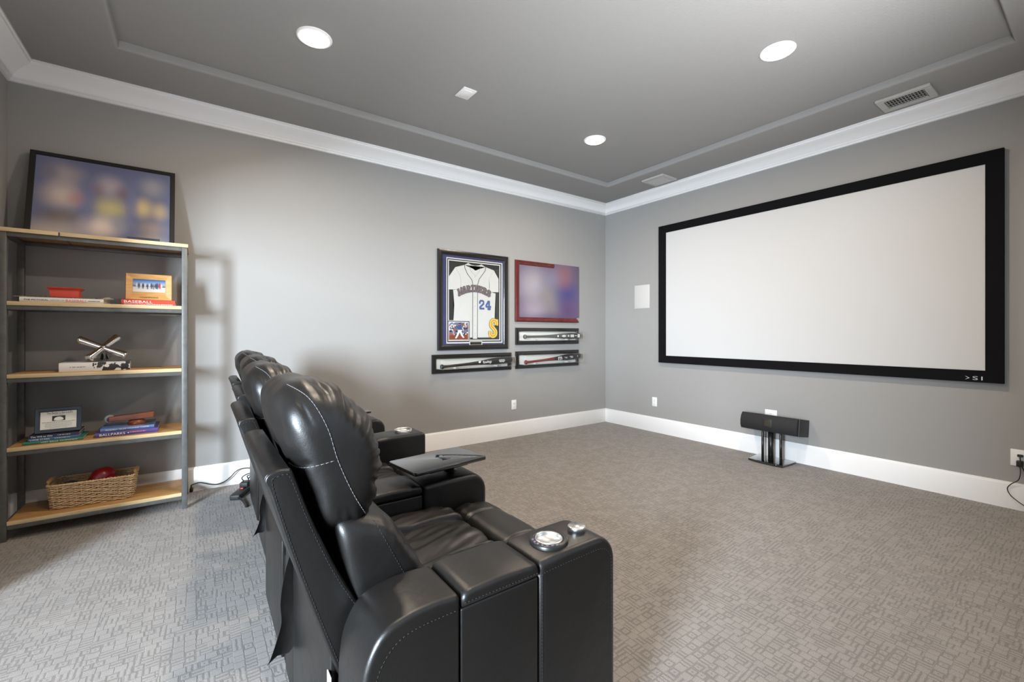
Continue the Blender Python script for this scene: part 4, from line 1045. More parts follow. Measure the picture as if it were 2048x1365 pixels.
def bat(label, p0, p1, main, handle=None, split=0.5, marks=()):
    p0 = Vector(p0); p1 = Vector(p1); d = p1 - p0
    t = thing('baseball_bat', label, 'baseball bat', tuple(p0), group='baseball bats in the wall cases')
    def sect(name, a, b_, material):
        pr = [(r_, q) for r_, q in BATP if a <= q <= b_]
        def rad(q):
            for (r0_, q0), (r1_, q1) in zip(BATP, BATP[1:]):
                if q0 <= q <= q1: return r0_ + (r1_-r0_)*(q-q0)/(q1-q0)
        if pr[0][1] > a: pr = [(rad(a), a)] + pr
        if pr[-1][1] < b_: pr = pr + [(rad(b_), b_)]
        bm = bmesh.new(); b_lathe(bm, pr, (0, 0, 0), tuple(d), 28, cap=False); return add_obj(name, bm, material, t)
    if handle: sect('handle', 0, split, handle); sect('barrel', split, 1, main)
    else: sect('handle', 0, 0.36, main); sect('barrel', 0.36, 1, main)
    ang = math.atan2(d.z, d.x)
    for body_, q, w_, h_, dz, m_ in marks:
        c = d*q
        lettering(body_, w_, h_, m_, t, (c.x, -0.0395, c.z + dz), FACE_Y, 'barrel_mark', ang)
    return t
M['greybat'] = mat('graphite_bat', (0.085, 0.083, 0.080), 0.4); M['blackbat'] = mat('black_bat_lacquer', (0.018, 0.018, 0.018), 0.28); M['redbat'] = mat('burgundy_bat_handle', (0.16, 0.022, 0.022), 0.28)
M['silverprint'] = mat('silver_print', (0.6, 0.6, 0.58), 0.4)
YB = YF - 0.080
bat_case(3.140, 4.184, 1.112, 1.320, 'black framed bat case directly under the red picture, upper of the two right cases')
bat_case(3.140, 4.184, 0.822, 1.032, 'black framed bat case below the other right-hand case, holding a burgundy-handled bat')
bat_case(2.037, 3.070, 0.818, 1.022, 'black framed bat case under the framed jersey')
bt = bat('grey bat with white and black marks in the upper right case', (3.215, YB, 1.210), (4.150, YB, 1.222), M['greybat'], None, 0.5, ((u'\u25A0', 0.55, 0.022, 0.022, 0, M['white']), ))
def oval(parent, x, z, rx_, rz_, m_, y=-0.0398, name='barrel_mark'):
    return flat_poly(name, m_, parent, [(x + rx_*math.cos(2*math.pi*k/20), z + rz_*math.sin(2*math.pi*k/20)) for k in range(20)], y, 0.0004)
oval(bt, 0.615, 0.008, 0.036, 0.014, M['silverprint']); oval(bt, 0.695, 0.009, 0.014, 0.013, M['silverprint'])
flat_poly('barrel_mark', M['silverprint'], bt, [(0.730, -0.008), (0.790, -0.008), (0.790, 0.026), (0.730, 0.026)], -0.0396, 0.0004)
flat_poly('barrel_band', M['ink'], bt, [(0.795, -0.014), (0.850, -0.014), (0.850, 0.034), (0.795, 0.034)], -0.0398, 0.0004)
flat_poly('barrel_mark', M['silverprint'], bt, [(0.856, -0.012), (0.895, -0.012), (0.895, 0.033), (0.856, 0.033)], -0.0396, 0.0004)
scribble(bt, 0.802, 0.042, 0.012, 0.010, -0.0404, M['white'], 'barrel_print', 21)
bt = bat('burgundy and black bat in the lower right case', (3.230, YB, 0.898), (4.150, YB, 0.957), M['blackbat'], M['redbat'], 0.50, (('m', 0.580, 0.062, 0.042, 0.002, M['white']), ('9', 0.915, 0.013, 0.022, 0.0, M['silverprint'])))
for k, (q, w_, dz) in enumerate(((0.69, 0.05, 0.006), (0.70, 0.03, -0.006), (0.79, 0.06, 0.011), (0.80, 0.05, 0.001), (0.80, 0.035, -0.009))): scribble(bt, q*0.92 - w_/2, w_, q*0.059 + dz, 0.0065, -0.0398, M['silverprint'], 'barrel_print', k)
bt = bat('all black bat with white script in the case under the jersey', (2.105, YB, 0.893), (3.035, YB, 0.945), M['blackbat'], None, 0.5, (('Rawlings', 0.605, 0.112, 0.038, 0.002, M['white']),))
for k, (w_, dz) in enumerate(((0.075, 0.013), (0.085, 0.001), (0.065, -0.011))): scribble(bt, 0.82*0.93 - w_/2, w_, 0.82*0.052 + dz, 0.007, -0.0398, M['white'], 'barrel_print', k + 9)
flat_poly('grip_tag', M['white'], bt, [(0.455, 0.028), (0.478, 0.028), (0.486, 0.048), (0.455, 0.048)], -0.0300, 0.0004)

# ------------------------------------------------------------------ bookshelf
BXC, BYC = -0.505, 4.085
sx0, sx1, syf, syb = -0.957, -0.053, 3.905, 4.270
t = thing('bookshelf', 'open steel framed bookshelf with five pine boards against the wall', 'bookshelf', (BXC, BYC, 0))
def S(x, y): return x - BXC, y - BYC
P_ = 0.032
LEV = (1.887, 1.445, 1.003, 0.561, 0.119)
BT, RT = 0.024, 0.027
for x in (sx0, sx1 - P_):
    for y in (syf, syb - P_):
        a, b_ = S(x, y); box_obj('post', M['steelpost'], t, a, a + P_, b_, b_ + P_, 0.0, LEV[0] - BT, 0.0025)
for k, z in enumerate(LEV):
    zr = z - BT
    for y in (syf + 0.003, syb - P_ + 0.003):
        a, b_ = S(sx0 + P_, y); a2, _ = S(sx1 - P_, y)
        box_obj('rail', M['steelpost'], t, a, a2, b_, b_ + 0.026, zr - RT, zr, 0.002)
    for x in (sx0 + 0.003, sx1 - P_ + 0.003):
        a, b_ = S(x, syf + P_); _, b2 = S(x, syb - P_)
        box_obj('side_rail', M['steelpost'], t, a, a + 0.026, b_, b2, zr - RT, zr, 0.002)
    if k == 0:
        a0, b0 = S(sx0 - 0.004, syf - 0.004); a1, b1 = S(sx1 + 0.004, syb + 0.004); am, _ = S(-0.705, 0)
        for q0, q1 in ((a0, am), (am + 0.008, a1)):
            o = box_obj('shelf_board', M['pine'], t, q0, q1, b0, b1, zr, z, 0.002)
            box_obj('front_edge', M['pine_edge'], o, q0, q1, b0 - 0.003, b0 + 0.001, zr, z, 0.001)
        box_obj('board_joint', M['steelpost'], t, am, am + 0.008, b0 + 0.004, b1 - 0.004, zr, z - 0.003)
    else:
        a0, b0 = S(sx0 + 0.033, syf + 0.001); a1, b1 = S(sx1 - 0.033, syb - 0.001)
        o = box_obj('shelf_board', M['pine'], t, a0, a1, b0, b1, zr, z, 0.002)
        box_obj('front_edge', M['pine_edge'], o, a0, a1, b0 - 0.003, b0 + 0.001, zr, z, 0.001)

# ------------------------------------------------------------------ large leaning picture
fw_, fh_ = 0.770, 0.612
lean = math.asin(0.150/0.612)
t = thing('leaning_picture', 'large black framed picture with blurred figures leaning on the bookshelf top', 'picture', (-0.519, 4.135, LEV[0]), (-lean, 0, 0))
M['fblk2'] = mat('black_frame_satin', (0.010, 0.009, 0.008), 0.4)
mitred_frame(t, -fw_/2, fw_/2, 0, fh_, [(0, 0), (0, 0.018), (0.004, 0.022), (0.026, 0.022), (0.030, 0.016), (0.030, 0.0)], M['fblk2'])
def sl(*c): return tuple(min(1.0, 1.15*v + 0.02) for v in srgb(*c))
bpm = blob_material('blurred_blue_print', sl(92, 98, 128), [
    (0.21, 0.78, 0.20, 0.28, sl(150, 140, 142), 0.85), (0.10, 0.80, 0.10, 0.2, sl(105, 95, 112), 0.6), (0.19, 0.50, 0.22, 0.28, sl(182, 165, 158), 0.95), (0.30, 0.48, 0.12, 0.16, sl(165, 120, 118), 0.7),
    (0.20, 0.22, 0.24, 0.18, sl(108, 96, 92), 0.9), (0.15, 0.0, 0.4, 0.25, sl(172, 160, 150), 0.9),
    (0.52, 0.70, 0.17, 0.25, sl(158, 148, 155), 0.9), (0.42, 0.62, 0.10, 0.18, sl(120, 98, 108), 0.7), (0.63, 0.62, 0.10, 0.18, sl(112, 90, 100), 0.7), (0.53, 0.40, 0.22, 0.24, sl(178, 168, 122), 0.95), (0.47, 0.14, 0.22, 0.24, sl(205, 190, 182), 0.95), (0.62, 0.2, 0.12, 0.2, sl(130, 134, 150), 0.7),
    (0.85, 0.78, 0.16, 0.25, sl(142, 142, 152), 0.85), (0.78, 0.46, 0.13, 0.22, sl(190, 172, 128), 0.9), (0.91, 0.44, 0.11, 0.2, sl(178, 160, 125), 0.8), (0.85, 0.18, 0.18, 0.2, sl(140, 128, 124), 0.9), (0.85, 0.0, 0.2, 0.16, sl(160, 152, 130), 0.7), (0.37, 0.45, 0.10, 0.5, sl(100, 108, 148), 0.7), (0.69, 0.5, 0.08, 0.5, sl(105, 110, 145), 0.7), (0.5, 1.0, 0.9, 0.2, sl(82, 86, 120), 0.6)], 0.12)
quad_panel('print', bpm, t, -fw_/2 + 0.026, fw_/2 - 0.026, 0.026, fh_ - 0.026, -0.016, 0.010)
quad_panel('caption_strip', mat('blue_caption_print', (0.07, 0.085, 0.16), 0.3), t, 0.12, 0.30, 0.034, 0.052, -0.0168, 0.001)

# ------------------------------------------------------------------ books
def book(label, x0, x1, yf, z0, th, depth, cover, title=(), rot=0.0, cover_top=None, group=None):
    """closed book lying flat, spine toward the room; title items: (text, centre offset along the spine, width, height, material, dz)"""
    cx = (x0+x1)/2; L2 = (x1-x0)/2
    t = thing('book', label, 'book', (cx, yf, z0), (0, 0, rot), group)
    c = 0.0028
    bm = bmesh.new()
    b_box(bm, -L2, L2, 0.0, depth, 0, c); b_box(bm, -L2, L2, 0.0, depth, th-c, th); add_obj('cover', bm, cover_top or cover, t)
    bm = bmesh.new(); b_prism(bm, [(0.004, 0.0), (0.0, 0.002), (-0.003, th*0.3), (-0.003, th*0.7), (0.0, th-0.002), (0.004, th)], -L2, L2, 'x'); add_obj('spine', bm, cover, t, smooth=40)
    box_obj('pages', M['page'], t, -L2 + 0.003, L2 - 0.004, 0.004, depth - 0.004, c, th - c)
    for k_, (body_, dx, w_, h_, m_, dz) in enumerate(title):
        if body_ is None:
            scribble(t, dx - w_/2, w_, th/2 + dz, h_, -0.0036, m_, 'spine_print', k_ + int(abs(x0)*1000)); continue
        lettering(body_, w_, h_, m_, t, (dx, -0.0034, th/2 + dz), FACE_Y, 'spine_title')
    return t
M['bk_white'] = mat('white_book_cover', (0.74, 0.73, 0.70), 0.4); M['bk_red'] = mat('red_book_cover', (0.62, 0.06, 0.035), 0.35)
M['bk_green'] = mat('green_book_cover', (0.035, 0.19, 0.12), 0.35); M['bk_blue'] = mat('blue_book_cover', (0.055, 0.11, 0.27), 0.35); M['bk_dark'] = mat('dark_navy_book_cover', (0.018, 0.020, 0.035), 0.3)
M['bk_purple'] = mat('purple_book_cover', (0.075, 0.055, 0.20), 0.35); M['bk_sky'] = mat('mid_blue_book_cover', (0.11, 0.19, 0.42), 0.35)
M['pinkink'] = mat('pink_ink', (0.70, 0.16, 0.20), 0.5); M['greyink'] = mat('grey_ink', (0.35, 0.35, 0.36), 0.5)
GB = 'books on the bookshelf'
Z2, Z3, Z4, Z5 = LEV[1:]
book('white book with a pink BASEBALL title under the red box', -0.881, -0.500, 3.945, Z2, 0.031, 0.285, M['bk_white'],
     (('THE PICTORIAL', -0.118, 0.108, 0.0095, M['ink'], 0), ('HISTORY OF', -0.026, 0.062, 0.0095, M['greyink'], 0), ('BASEBALL', 0.062, 0.098, 0.0145, M['pinkink'], 0), ('BOWMAN ZOSS', 0.145, 0.055, 0.007, M['ink'], 0)), group=GB)
book('bright red BASEBALL book under the wooden photo frame', -0.412, -0.124, 3.945, Z2, 0.036, 0.27, M['bk_red'],
     (('BASEBALL', -0.055, 0.150, 0.017, M['white'], 0.005), (None, 0.0, 0.26, 0.005, M['matwhite'], -0.011)), group=GB)
def bw_cover():
    m, nt, b = new_mat('black_white_photo_cover')
    tc = nt.nodes.new('ShaderNodeTexCoord'); n = nt.nodes.new('ShaderNodeTexNoise'); n.inputs['Scale'].default_value = 22; n.inputs['Detail'].default_value = 4; nt.links.new(tc.outputs['Object'], n.inputs['Vector'])
    sp_ = nt.nodes.new('ShaderNodeSeparateXYZ'); nt.links.new(tc.outputs['Object'], sp_.inputs[0])
    g = math_node(nt, 'GREATER_THAN', sp_.outputs[0], -0.015); k = math_node(nt, 'GREATER_THAN', n.outputs['Fac'], 0.50)
    nt.links.new(mix_rgb(nt, math_node(nt, 'MULTIPLY', g, k), (0.72, 0.72, 0.71), (0.028, 0.03, 0.035)), b.inputs['Base Color']); b.inputs['Roughness'].default_value = 0.35
    return m
M['bk_bw'] = bw_cover()
book('thick white book with a black and white photo spine under the chrome jack', -0.716, -0.372, 3.985, Z3, 0.056, 0.245, M['bk_bw'],
     ((None, -0.085, 0.075, 0.008, M['greyink'], 0.0), (None, 0.055, 0.018, 0.012, M['white'], 0.0)), R(3), group=GB)
book('thin green book at the bottom of the left stack on the fourth shelf', -0.867, -0.598, 3.945, Z4, 0.018, 0.22, M['bk_green'],
     (('LOST BALLS', -0.018, 0.075, 0.0085, M['white'], 0), (None, 0.068, 0.080, 0.005, M['silverprint'], 0)), R(1), group=GB)
book('blue book in the middle of the left stack on the fourth shelf', -0.846, -0.622, 3.950, Z4 + 0.0181, 0.017, 0.21, M['bk_blue'],
     (('LONE STARS', -0.060, 0.085, 0.009, M['white'], 0), (None, 0.04, 0.07, 0.005, M['silverprint'], 0)), R(1), group=GB)
book('dark navy book on top of the left stack, under the navy certificate frame', -0.845, -0.620, 3.955, Z4 + 0.0353, 0.017, 0.21, M['bk_dark'],
     (('The Will to Win', -0.055, 0.095, 0.010, M['white'], 0), (None, 0.045, 0.06, 0.005, M['silverprint'], 0)), R(1), group=GB)
book('purple BALLPARKS book at the bottom of the right stack on the fourth shelf', -0.543, -0.220, 3.950, Z4, 0.031, 0.26, M['bk_purple'],
     (('BALLPARKS', -0.075, 0.128, 0.0155, M['white'], 0), (None, 0.055, 0.085, 0.006, M['pinkink'], 0.003), ('\u25CF', 0.005, 0.007, 0.007, M['white'], 0)), R(0.5), group=GB)
book('mid blue book with a photo cover lying on the purple BALLPARKS book', -0.519, -0.241, 3.960, Z4 + 0.0313, 0.024, 0.25, M['bk_sky'],
     (('PRESIDENT TRUMP', -0.060, 0.105, 0.009, M['white'], 0), ('OUR JOURNEY TOGETHER', 0.055, 0.115, 0.009, M['white'], 0)), R(0.5),
     blob_material('photo_cover_print', (0.10, 0.17, 0.40), [(0.65, 0.5, 0.35, 9, (0.30, 0.20, 0.14), 0.9), (0.9, 0.5, 0.2, 9, (0.06, 0.07, 0.09), 0.9)]), GB)

# ------------------------------------------------------------------ shelf ornaments
M['redplast'] = mat('red_enamel', (0.60, 0.055, 0.025), 0.35)
t = thing('red_box', 'small red box with a flared rim standing on the white book', 'box', (-0.700, 4.075, Z2 + 0.0312))
bm = bmesh.new(); b_prism(bm, [(-0.066, -0.042), (0.066, -0.042), (0.066, 0.042), (-0.066, 0.042)], 0, 0.062, 'z', 0.006)
for v in bm.verts:
    k = 1 + 0.05*v.co.z/0.062; v.co.x *= k; v.co.y *= k
add_obj('body', bm, M['redplast'], t, smooth=40)
bm = bmesh.new(); lo = []
for sx_, sy_, z in ((0.069, 0.044, 0.058), (0.080, 0.054, 0.066), (0.083, 0.057, 0.070), (0.080, 0.054, 0.073), (0.060, 0.038, 0.072)):
    lo.append([bm.verts.new(p) for p in ((-sx_, -sy_, z), (sx_, -sy_, z), (sx_, sy_, z), (-sx_, sy_, z))])
for a, b_ in zip(lo, lo[1:]):
    for k in range(4): bm.faces.new((a[k], a[(k+1) % 4], b_[(k+1) % 4], b_[k]))
bm.faces.new(lo[-1])
add_obj('flared_rim', bm, M['redplast'], t, smooth=40)
# long feather
t = thing('feather', 'long brown striped feather lying across the white book, frayed pale end', 'feather', (-0.68, 3.990, Z2 + 0.0315))
def feather_mat():
    m, nt, b = new_mat('barred_feather'); tc = nt.nodes.new('ShaderNodeTexCoord'); wv = nt.nodes.new('ShaderNodeTexWave'); wv.inputs['Scale'].default_value = 16; wv.inputs['Distortion'].default_value = 4
    nt.links.new(tc.outputs['Object'], wv.inputs['Vector']); nt.links.new(mix_rgb(nt, wv.outputs['Fac'], (0.035, 0.024, 0.016), (0.30, 0.21, 0.14)), b.inputs['Base Color']); b.inputs['Roughness'].default_value = 0.7
    return m
M['feather'] = feather_mat(); M['quill'] = mat('pale_quill', (0.60, 0.52, 0.42), 0.5)
bm = bmesh.new()
for i in range(150):
    q = i/149; x = -0.17 + 0.34*q
    ln = 0.016*(0.5 + 0.5*math.sin(q*2.6 + 0.4)); zz = 0.004 + 0.003*math.sin(q*7)
    for s in (-1, 1):
        a = Vector((x, 0, zz)); e = a + Vector((-0.010, s*ln, 0.004*random.uniform(0.0, 1.4))); w_ = Vector((0.0012, 0, 0))
        b_poly(bm, [a - w_, a + w_, e + w_, e - w_])
add_obj('vane', bm, M['feather'], t)
bm = bmesh.new(); b_tube(bm, smooth_path([(-0.24, 0, 0.005), (-0.17, 0, 0.005), (0.0, 0, 0.004), (0.17, 0, 0.006), (0.225, -0.005, 0.004)], 8), 0.0014, 6); add_obj('quill', bm, M['quill'], t)
bm = bmesh.new()
for i in range(46):
    a = random.uniform(-0.9, 0.9); L_ = random.uniform(0.018, 0.05)
    p = Vector((0.160 + random.uniform(0, 0.02), random.uniform(-0.004, 0.004), 0.006)); e = p + Vector((L_*math.cos(a), L_*math.sin(a)*0.5, L_*math.sin(a*1.7)*0.22 + 0.002))
    if e.z < 0.001 and e.x < 0.178: e.z = 0.002
    b_tube(bm, [p, p.lerp(e, 0.6) + Vector((0, 0, 0.002)), e], [0.0008, 0.0006, 0.0003], 4)
add_obj('frayed_barbs', bm, M['quill'], t, kind='stuff')
# wooden photo frame
t = thing('photo_frame', 'light wood photo frame engraved CHAMPIONS standing on the red book', 'photo frame', (-0.269, 3.985, Z2 + 0.0362), (R(-9), 0, 0))
M['alder'] = wood_material('alder_wood', (0.48, 0.24, 0.07), (0.60, 0.34, 0.12), 0.4, (3, 6, 14))
mitred_frame(t, -0.126, 0.126, 0, 0.186, [(0, 0), (0, 0.012), (0.003, 0.016), (0.034, 0.010), (0.040, 0.006), (0.040, 0.0)], M['alder'])
box_obj('inner_panel', M['alder'], t, -0.088, 0.088, -0.0072, 0.0, 0.038, 0.060)
lettering('CHAMPIONS', 0.100, 0.011, mat('burnt_engraving', (0.13, 0.055, 0.012), 0.7), t, (0.0, -0.0145, 0.018), FACE_Y, 'engraving')
def team_photo():
    m, nt, b = new_mat('team_photo_print'); tc = nt.nodes.new('ShaderNodeTexCoord'); sp_ = nt.nodes.new('ShaderNodeSeparateXYZ'); nt.links.new(tc.outputs['Generated'], sp_.inputs[0])
    cr = nt.nodes.new('ShaderNodeValToRGB'); nt.links.new(sp_.outputs[2], cr.inputs[0]); cr.color_ramp.interpolation = 'LINEAR'
    els = cr.color_ramp.elements; els[0].position = 0.0; els[0].color = (0.62, 0.58, 0.55, 1); els[1].position = 1.0; els[1].color = (0.03, 0.08, 0.22, 1)
    for p_, c_ in ((0.38, (0.58, 0.54, 0.52)), (0.42, (0.10, 0.11, 0.13)), (0.62, (0.30, 0.36, 0.44)), (0.78, (0.14, 0.26, 0.50))):
        e = els.new(p_); e.color = (*c_, 1)
    nt.links.new(cr.outputs[0], b.inputs['Base Color']); b.inputs['Roughness'].default_value = 0.2
    return m
ph = quad_panel('team_photo', team_photo(), t, -0.088, 0.088, 0.058, 0.148, -0.009, 0.003)
pcol = [mat('team_print_%d' % i, c, 0.4) for i, c in enumerate(((0.02, 0.025, 0.05), (0.05, 0.06, 0.12), (0.12, 0.13, 0.16), (0.5, 0.5, 0.52), (0.45, 0.03, 0.03)))]
for i in range(13):
    x = -0.066 + i*0.0112 + random.uniform(-0.002, 0.002); z = 0.078 + random.uniform(0, 0.006); m_ = pcol[4] if i == 11 else pcol[random.choice((0, 0, 1, 1, 2, 3))]
    h_ = 0.040 + random.uniform(-0.004, 0.005)
    flat_poly('figure', m_, ph, None, -0.0096 - i*0.00003, 0.0002, [[(x-0.0045, z+0.018), (x+0.0045, z+0.018), (x+0.0055, z+h_*0.8), (x-0.0055, z+h_*0.8)], [(x-0.004, z), (x-0.0005, z), (x-0.0005, z+0.018), (x-0.004, z+0.018)], [(x+0.0008, z), (x+0.004, z), (x+0.004, z+0.018), (x+0.0008, z+0.018)], [(x-0.0025, z+h_*0.82), (x+0.0025, z+h_*0.82), (x+0.0025, z+h_), (x-0.0025, z+h_)]])
# chrome jack
t = thing('chrome_jack', 'polished chrome jack sculpture crossing like an X on the white book', 'sculpture', (-0.522, 4.075, Z3 + 0.0562))
cj = Vector((0.004, 0, 0.094))
ends = ((-0.122, 0.01, 0.152), (0.125, -0.012, 0.036)), ((-0.062, -0.066, 0.023), (0.070, 0.062, 0.165)), ((-0.02, 0.07, 0.024), (0.035, -0.03, 0.130))
for k, (a, b_) in enumerate(ends):
    if k == 2: a, b_ = (0.0, 0.075, 0.0235), tuple(cj)
    bm = bmesh.new(); b_lathe(bm, [(0.0, 0.0), (0.0235, 0.0), (0.0260, 0.012), (0.0255, 0.05), (0.0190, 0.42), (0.0190, 0.58), (0.0255, 0.95), (0.0260, 0.988), (0.0235, 1.0), (0.0, 1.0)] if k < 2 else [(0.0, 0.0), (0.0235, 0.0), (0.026, 0.02), (0.019, 1.0)], a, b_, 28, cap=False)
    add_obj('arm', bm, M['chrome'], t)
bm = bmesh.new(); bmesh.ops.create_uvsphere(bm, u_segments=20, v_segments=12, radius=0.023, matrix=Matrix.Translation(cj)); set_smooth(bm); add_obj('hub', bm, M['chrome'], t)
# navy certificate frame
t = thing('certificate_frame', 'navy framed certificate with a baseball picture on the left book stack', 'photo frame', (-0.722, 4.005, Z4 + 0.0525), (R(-10), 0, R(4)))
M['navyframe'] = mat('navy_frame_lacquer', (0.030, 0.042, 0.065), 0.35)
mitred_frame(t, -0.106, 0.106, 0, 0.158, [(0, 0), (0, 0.016), (0.003, 0.019), (0.018, 0.016), (0.024, 0.008), (0.024, 0.0)], M['navyframe'])
ct = quad_panel('certificate', M['paper'], t, -0.086, 0.086, 0.020, 0.138, -0.007, 0.003)
lettering('The Battle is the Lord\u2019s', 0.118, 0.013, M['ink'], ct, (0.004, -0.0071, 0.125), FACE_Y, 'heading')
scribble(ct, -0.018, 0.040, 0.113, 0.004, -0.0075, M['greyink'], 'subheading', 3)
pb = quad_panel('ball_photo', M['ink'], ct, -0.030, 0.030, 0.075, 0.106, -0.0076, 0.0006)
flat_poly('ball', M['paper'], pb, [(0.0 + 0.022*math.cos(a*math.pi/12), 0.083 + (0.017 if a <= 12 else 0.007)*math.sin(a*math.pi/12)) for a in range(24)], -0.0081, 0.0005)
for i in range(7):
    z = 0.068 - i*0.0062; w_ = (0.150, 0.118, 0.125, 0.12, 0.125, 0.118, 0.08)[i]
    scribble(ct, -w_/2, w_, z, 0.0028, -0.0075, M['ink'] if i == 0 else M['greyink'], 'text_line', i + 40)
# wooden bar on a base with a pale disc
t = thing('wooden_ornament', 'reddish wooden bar with a pale round end on the mid blue book', 'ornament', (-0.370, 4.055, Z4 + 0.0555), (0, 0, R(-3)))
M['rosewood'] = wood_material('rosewood', (0.17, 0.045, 0.018), (0.26, 0.08, 0.035), 0.3, (4, 20, 20))
bm = bmesh.new(); b_lathe(bm, [(0.046, 0), (0.050, 0.15), (0.050, 0.6), (0.040, 1.0)], (0.03, 0, 0), (0.03, 0, 0.028), 32); add_obj('base', bm, M['rosewood'], t, smooth=40)
bm = bmesh.new(); b_prism(bm, [(-0.115, 0.028), (0.125, 0.040), (0.125, 0.080), (-0.115, 0.066)], -0.036, 0.012, 'y', 0.005); add_obj('bar', bm, M['rosewood'], t, smooth=40)
M['disc'] = mat('pale_metal_disc', (0.60, 0.57, 0.52), 0.3, metal=0.3)
bm = bmesh.new(); b_lathe(bm, [(0.0, 0), (0.025, 0.0), (0.028, 0.3), (0.028, 0.7), (0.025, 1.0), (0.0, 1.0)], (-0.112, -0.024, 0.048), (-0.112, 0.024, 0.048), 32, cap=False); dk = add_obj('round_end', bm, M['disc'], t)
bm = bmesh.new(); b_lathe(bm, [(0.0, 0), (0.017, 0.0), (0.017, 1.0)], (-0.109, -0.0255, 0.046), (-0.109, -0.0235, 0.046), 24, cap=False); add_obj('emblem', bm, mat('blue_emblem', (0.10, 0.14, 0.25), 0.4), dk)

# ------------------------------------------------------------------ wicker basket and what is in it
BKX, BKY = -0.560, 4.090
t = thing('wicker_basket', 'woven wicker basket with wooden grips on the lowest shelf', 'basket', (BKX, BKY, Z5), (0, 0, R(-1.5)))
M['wicker'] = mat('wicker_strand', (0.62, 0.44, 0.25), 0.6, vary=0.35, vscale=35)
M['grip'] = wood_material('turned_grip', (0.45, 0.23, 0.08), (0.58, 0.33, 0.14), 0.4, (14, 3, 14))
bl0, bl1, bd0, bd1, bh = 0.197, 0.214, 0.100, 0.112, 0.158
def rim_pt(u, z, off=0.0):
    """point on the rounded-rectangle wall at u in 0..1 round the basket"""
    k = z/bh; a, b_ = bl0 + (bl1-bl0)*k + off, bd0 + (bd1-bd0)*k + off; rc = 0.035
    segs = [(2*(a-rc)), math.pi/2*rc, 2*(b_-rc), math.pi/2*rc]*2; segs = segs[:4]*2
    tot = 2*(segs[0]+segs[1]+segs[2]+segs[3]); d = (u % 1.0)*tot
    s = [2*(a-rc), math.pi/2*rc, 2*(b_-rc), math.pi/2*rc, 2*(a-rc), math.pi/2*rc, 2*(b_-rc), math.pi/2*rc]
    i = 0
    while d > s[i]: d -= s[i]; i += 1
    cs = [(a-rc, -b_+rc), (a-rc, b_-rc), (-a+rc, b_-rc), (-a+rc, -b_+rc)]
    if i == 0: return Vector((-a+rc+d, -b_, z))
    if i == 2: return Vector((a, -b_+rc+d, z))
    if i == 4: return Vector((a-rc-d, b_, z))
    if i == 6: return Vector((-a, b_-rc-d, z))
    ang = [0, -90, 0, 0, 0, 90, 0, 180][i] if i != 3 else 0
    c = cs[(i-1)//2]; ang = math.radians({1: -90, 3: 0, 5: 90, 7: 180}[i]) + d/rc
    return Vector((c[0] + rc*math.cos(ang), c[1] + rc*math.sin(ang), z))
bm = bmesh.new(); NS = 44; ROWS = 21
for r_i in range(ROWS):
    z0 = 0.006 + r_i*(bh-0.012)/(ROWS-1); pts = []; rad = []
    for k in range(NS*5):
        u = k/(NS*5); ph_ = math.sin(u*NS*math.pi + r_i*math.pi)
        pts.append(rim_pt(u, max(0.004, z0 + 0.0022*math.sin(u*57 + r_i*2.1) + 0.0015*nz(u*30, r_i*3.3, 0)), 0.0042*ph_)); rad.append(0.0038 + 0.0008*nz(u*40, r_i*5.1, 3))
    b_tube(bm, pts, rad, 5, closed=True)
add_obj('woven_strands', bm, M['wicker'], t, kind='stuff')
for k in range(NS):
    bm = bmesh.new(); u = (k + 0.5)/NS; b_tube(bm, [rim_pt(u, 0.002, 0.0), rim_pt(u, bh*0.5, 0.0), rim_pt(u, bh + 0.002, 0.0)], 0.0030, 5); add_obj('stake', bm, M['wicker'], t)
bm = bmesh.new()
for q in (0, math.pi):
    b_tube(bm, [rim_pt(k/160, bh - 0.002 + 0.003*math.sin(k/160*math.pi*70 + q), 0.004*math.cos(k/160*math.pi*70 + q)) for k in range(160)], 0.0046, 5, closed=True)
add_obj('braided_rim', bm, M['wicker'], t, kind='stuff')
box_obj('basket_floor', M['wicker'], t, -0.19, 0.19, -0.093, 0.093, 0.001, 0.006)
for s in (-1, 1):
    bm = bmesh.new(); b_lathe(bm, [(0.008, 0), (0.0135, 0.12), (0.015, 0.5), (0.0135, 0.88), (0.008, 1.0)], (s*bl1, -0.055, bh + 0.012), (s*bl1, 0.055, bh + 0.012), 18); add_obj('grip', bm, M['grip'], t)
    for y in (-0.05, 0.05):
        bm = bmesh.new(); b_tube(bm, [(s*bl1*0.985, y, bh-0.02), (s*bl1, y, bh + 0.006), (s*bl1, y*1.02, bh + 0.024), (s*bl1*0.975, y, bh+0.004)], 0.004, 5); add_obj('grip_binding', bm, M['wicker'], t)
# red glove
t = thing('red_glove', 'dark red padded glove lying in the wicker basket', 'glove', (BKX + 0.0, BKY - 0.01, Z5 + 0.0065), (0, 0, R(14)))
M['redleather'] = mat('dark_red_vinyl', (0.24, 0.006, 0.010), 0.28, vary=0.15, vscale=20)
bm = sweep([(-0.085, 0.0), (-0.07, 0.075), (-0.035, 0.140), (-0.005, 0.188), (0.045, 0.208), (0.095, 0.188), (0.110, 0.135), (0.085, 0.085), (0.03, 0.055), (0.01, 0.0)], -0.068, 0.068, 26, 48, 2.6, lambda p, n, tt, s: 0.004*nz(p.x*25, p.y*25, p.z*25))
add_obj('mitt', bm, M['redleather'], t)
bm = sweep([(0.02, 0.105), (0.045, 0.150), (0.075, 0.160), (0.105, 0.135), (0.09, 0.105), (0.05, 0.085)], -0.085, -0.03, 16, 32, 2.4); add_obj('thumb', bm, M['redleather'], t)
